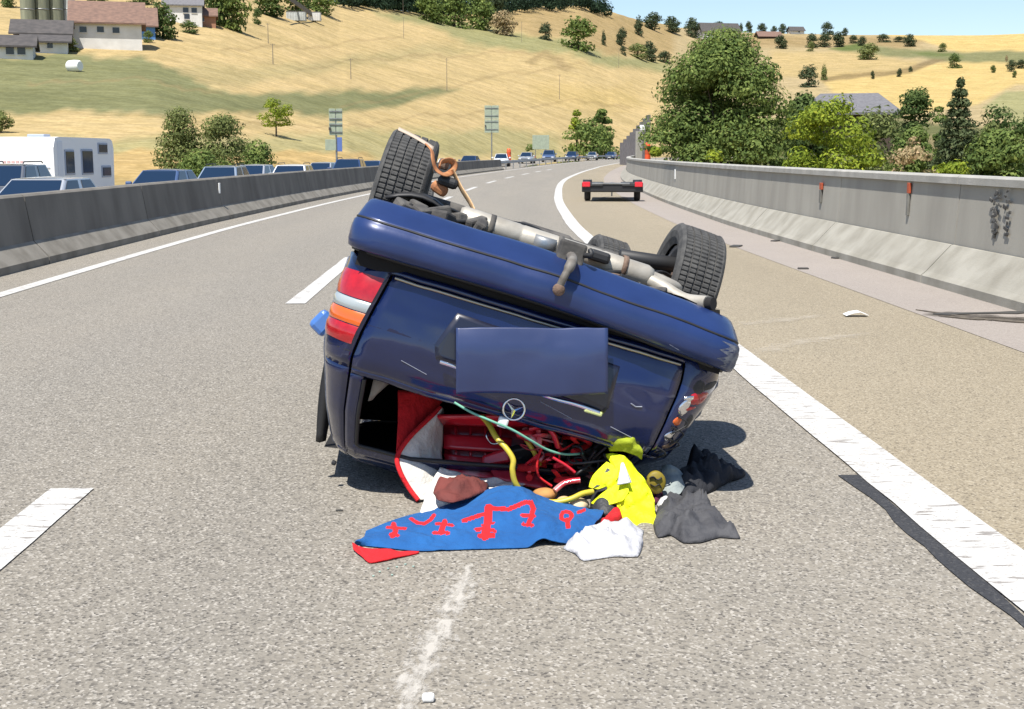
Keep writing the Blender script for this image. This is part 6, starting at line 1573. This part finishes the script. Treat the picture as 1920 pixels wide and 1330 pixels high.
vs('reflective_band', [[(1182, 1000, 5.06), (1200, 996, 5.06)], [(1178, 1012, 5.0), (1202, 1006, 5.0)]], 4, 6, M_REFL, .004, 9, 2)
vs('collar', [[(1120, 812, 5.50), (1150, 808, 5.46), (1180, 818, 5.44), (1196, 830, 5.44)], [(1136, 826, 5.44), (1156, 824, 5.41), (1182, 834, 5.40), (1203, 846, 5.42)], [(1142, 846, 5.45), (1164, 846, 5.42), (1186, 852, 5.41), (1203, 862, 5.43)]], 14, 22, fabric('hi_vis_shaded', (.30, .36, .01), (.22, .27, .01)), .020, 11, 3)  # olive is the vest's yellow with its shade put into the colour
# white paper/cloth, bags and jackets at the right
o = mound('white_shirt', [(1055, 1030), (1085, 1008), (1120, 992), (1165, 985), (1206, 998), (1205, 1018), (1196, 1046), (1150, 1046), (1095, 1054), (1078, 1040)], dome(.035), fabric('white_cotton', (.50, .50, .52), (.42, .42, .44)), amp=.020, sc=9, seed=9)
tag(o, 'crumpled white shirt on the road at the foot of the yellow vest', 'shirt')
o = mound('red_cloth', [(1124, 990), (1140, 974), (1162, 968), (1168, 978), (1150, 988), (1130, 998)], dome(.035), M_REDR, amp=.01, sc=14, seed=3); tag(o, 'small piece of red cloth between the blue rug and the white shirt', 'cloth')
o = mound('black_bag', [(1108, 940), (1128, 928), (1165, 926), (1172, 950), (1160, 968), (1122, 970), (1108, 958)], dome(.05), fabric('black_nylon', (.02, .021, .024), (.03, .032, .038), .6), amp=.012, sc=13, seed=13); tag(o, 'black bag half under the yellow vest', 'bag')
o = mound('grey_jacket', [(1236, 948), (1252, 936), (1284, 934), (1318, 945), (1340, 968), (1372, 992), (1388, 1012), (1350, 1010), (1312, 1020), (1282, 1020), (1258, 1006), (1232, 1010), (1226, 985)], dome(.045), fabric('charcoal_fabric', (.075, .075, .08), (.042, .042, .047), .8), amp=.019, sc=7, seed=14, n=22, sub=6); tag(o, 'crumpled dark grey jacket on the road right of the yellow vest', 'jacket')
o = mound('black_jacket', [(1268, 900), (1300, 884), (1330, 884), (1345, 894), (1372, 898), (1398, 890), (1392, 898), (1358, 910), (1330, 926), (1290, 940), (1262, 934)], dome(.08), fabric('black_fabric', (.016, .017, .022), (.026, .027, .032), .85), amp=.03, sc=11, seed=15, n=18, sub=5); tag(o, 'black garment with a pointed strap reaching right, behind the grey jacket', 'jacket')
o, _ = sheet('grey_towel', [[P(1242, 874, 5.66), P(1256, 872, 5.64), P(1272, 880, 5.66)], [P(1238, 900, 5.58), P(1262, 898, 5.56), P(1288, 902, 5.60)], [P(1244, 930, 5.50), P(1262, 934, 5.47), P(1276, 926, 5.50)]], 16, 14, fabric('grey_green_cotton', (.30, .34, .33), (.22, .25, .25)), amp=.016, sc=10, seed=4, dirn=(0, -1, .3)); tag(o, 'pale grey-green towel hanging at the right corner of the crushed roof', 'towel')
o = mound('white_rag', [(1232, 950), (1240, 940), (1256, 938), (1258, 952), (1244, 964)], dome(.03), fabric('white_rag', (.72, .72, .70)), amp=.01, sc=14, seed=19); tag(o, 'small white rag between the yellow vest and the grey jacket', 'rag')
c = P(1230, 905, 5.46); mb = MB()
mb.grid([[c + Vector((r * cos(2*pi*k/24), -t + .1 * r * sin(2*pi*k/24), r * 1.15 * sin(2*pi*k/24))) for k in range(24)] for r, t in ((.042, -.02), (.044, 0), (.036, .008), (.002, .010))], 0, True, cu=True)
disc = mb.build('disc', mat('mustard_yellow', (.22, .165, .012), .6)); tag(disc, 'mustard-yellow round disc with dark squiggles beside the yellow vest', 'disc')
mb = MB()
mb.tube(spline([c + Vector((-.030, -.010, .022)), c + Vector((-.014, -.013, .030)), c + Vector((.004, -.013, .016)), c + Vector((.024, -.011, .026))], 12), .007, 6, flat=.4)
mb.tube(spline([c + Vector((-.026, -.012, -.004)), c + Vector((-.006, -.014, -.014)), c + Vector((.012, -.013, -.004)), c + Vector((.022, -.011, -.022))], 12), .006, 6, flat=.4)
mb.build('squiggle', M_BLK, disc)
o = mound('purple_scrap', [(1222, 938), (1236, 926), (1244, 932), (1236, 944), (1226, 948)], dome(.03), fabric('plum_cloth', (.12, .02, .05)), amp=.008, sc=14, seed=21); tag(o, 'plum-coloured scrap of cloth under the mustard disc', 'cloth')

# ------------------------------------------------------------------ scraps and marks on the road
mb = MB(); c = G(1605, 594); mb.grid([[c + Vector((x, y, .01 + .05 * (1 - abs(x) / .13) + .02 * y)) for x in (-.11, -.05, .02, .10)] for y in (-.07, -.02, .06)], 0, False); tag(mb.build('paper_scrap', M_WHITE, solid=.004), 'small crumpled white scrap on the tan hard shoulder', 'scrap')
M_STICK = mat('splintered_wood', (.12, .10, .075), .9, col2=(.06, .05, .04), scale=14)
M_STICK2 = mat('dark_plastic_shard', (.05, .047, .042), .7)
rd = random.Random(31)
br = empty('broken_plastic', G(1840, 594)); tag(br, 'long dark broken splinters lying along the gutter by the wall', 'debris')
for k in range(3):
    a = G(rd.uniform(1716, 1790), rd.uniform(578, 606), .012) - br.location; b = G(rd.uniform(1800, 1950), rd.uniform(583, 610), .012) - br.location
    d = b - a; mb = MB(); n_ = 8; rows = []
    for i in range(n_ + 1):
        t = i / n_; p = a.lerp(b, t); w_ = rd.uniform(.02, .10) * (1 if 0 < i < n_ else .2)
        rows.append([p + Vector((0, -w_, .002 * k)), p + Vector((0, w_ * .6, .004 + .002 * k))])
    mb.grid(rows, 0, False); mb.build('splinter', (M_STICK, M_STICK2)[k % 2], br, solid=.006)
for k, (px, py, sz, lb) in enumerate(((1506, 504, .07, 'small dark crumb of plastic in the gutter, far one'), (1575, 484, .12, 'dark flake at the foot of the wall'), (1455, 452, .10, 'dark fragment near the foot of the wall, beyond the flake'), (1380, 462, .16, 'dark sliver beside the right rear wheel in the gutter'))):
    mb = MB(); mb.bbox(G(px, py, .015), (sz * 2, sz, .03), .008, Matrix.Rotation(.4 * k, 3, 'Z')); tag(mb.build('fragment', M_STICK2), lb, 'fragment', 'fragments along the gutter')
mb = MB(); mb.bbox(G(803, 1308, .012), (.035, .03, .022), .008); tag(mb.build('pebble', M_WHITE), 'tiny white chip lying on the road near the bottom of the picture', 'chip')
mb = MB(); mb.bbox(G(636, 957, .004), (.03, .012, .006), .002); tag(mb.build('twig', M_STICK2), 'tiny dark sliver on the road left of the rug', 'fragment')
for k, (px, py) in enumerate(((712, 1072), (728, 1066), (744, 1063), (700, 1080), (760, 1058), (735, 1078), (775, 1062))):
    mb = MB(); mb.bbox(G(px, py, .004), (.008, .007, .004), .001, Matrix.Rotation(k, 3, 'Z')); tag(mb.build('glass_crumb', mat('glass_green', (.35, .48, .42), .1) if k == 0 else bpy.data.materials['glass_green']), 'tiny greenish crumb of window glass in front of the rug', 'glass', 'crumbs of glass in front of the rug')
# pale scrape marks gouged in the asphalt
def scrape(pts, hw, parent=road, m=M_DUST, z=.0046, n=90):
    """a scraped band: strongest along its middle, fading out towards its rim"""
    q = spline([G(*p, z) for p in pts], n); mb = MB(); rows = []; edge = []
    for i, p in enumerate(q):
        d = (q[min(i + 1, n)] - q[max(i - 1, 0)]).normalized(); s_ = Vector((d.y, -d.x, 0)); t = i / n
        k = hw * (.6 + .6 * abs(noise.noise(Vector((t * 6, hw * 40, 1)))))
        rows.append([p + s_ * k * x for x in (-1, -.6, -.25, 0, .25, .6, 1)]); e = min(1, min(t, 1 - t) * 6)
        edge += [e * x for x in (0, .45, .85, 1, .85, .45, 0)]
    mb.grid(rows, 0, True); o = mb.build('scrape_mark', m, parent)
    at = o.data.attributes.new('edge', 'FLOAT', 'POINT'); at.data.foreach_set('value', edge)
    return o
scrape([(866, 1038), (868, 1085), (850, 1130), (822, 1180), (795, 1240), (770, 1300), (750, 1400)], .17)
scrape([(880, 1050), (872, 1095), (852, 1135)], .05, z=.0049); scrape([(800, 1220), (760, 1300), (735, 1390)], .05, z=.0052)
scrape([(1385, 668), (1440, 655), (1500, 642), (1570, 632), (1650, 622)], .30, shoulder, M_DUST2, .0086)
scrape([(1380, 610), (1450, 602), (1560, 590)], .30, shoulder, M_DUST2, .0089)
scrape([(1735, 585), (1800, 592), (1870, 596), (1990, 604)], .50, gutter, decal_mat('oil_stain', (.055, .048, .038), 5, .22, .50, (.5, 1.6, 1)), .0105)
M_DUST3 = decal_mat('faint_scratch', (.36, .335, .30), 30, .40, .62)
for q in ([(140, 1230), (215, 1185)], [(360, 1022), (420, 992)], [(500, 918), (565, 886)], [(300, 1240), (360, 1190)], [(60, 1310), (150, 1245)]): scrape(q, .03, m=M_DUST3)
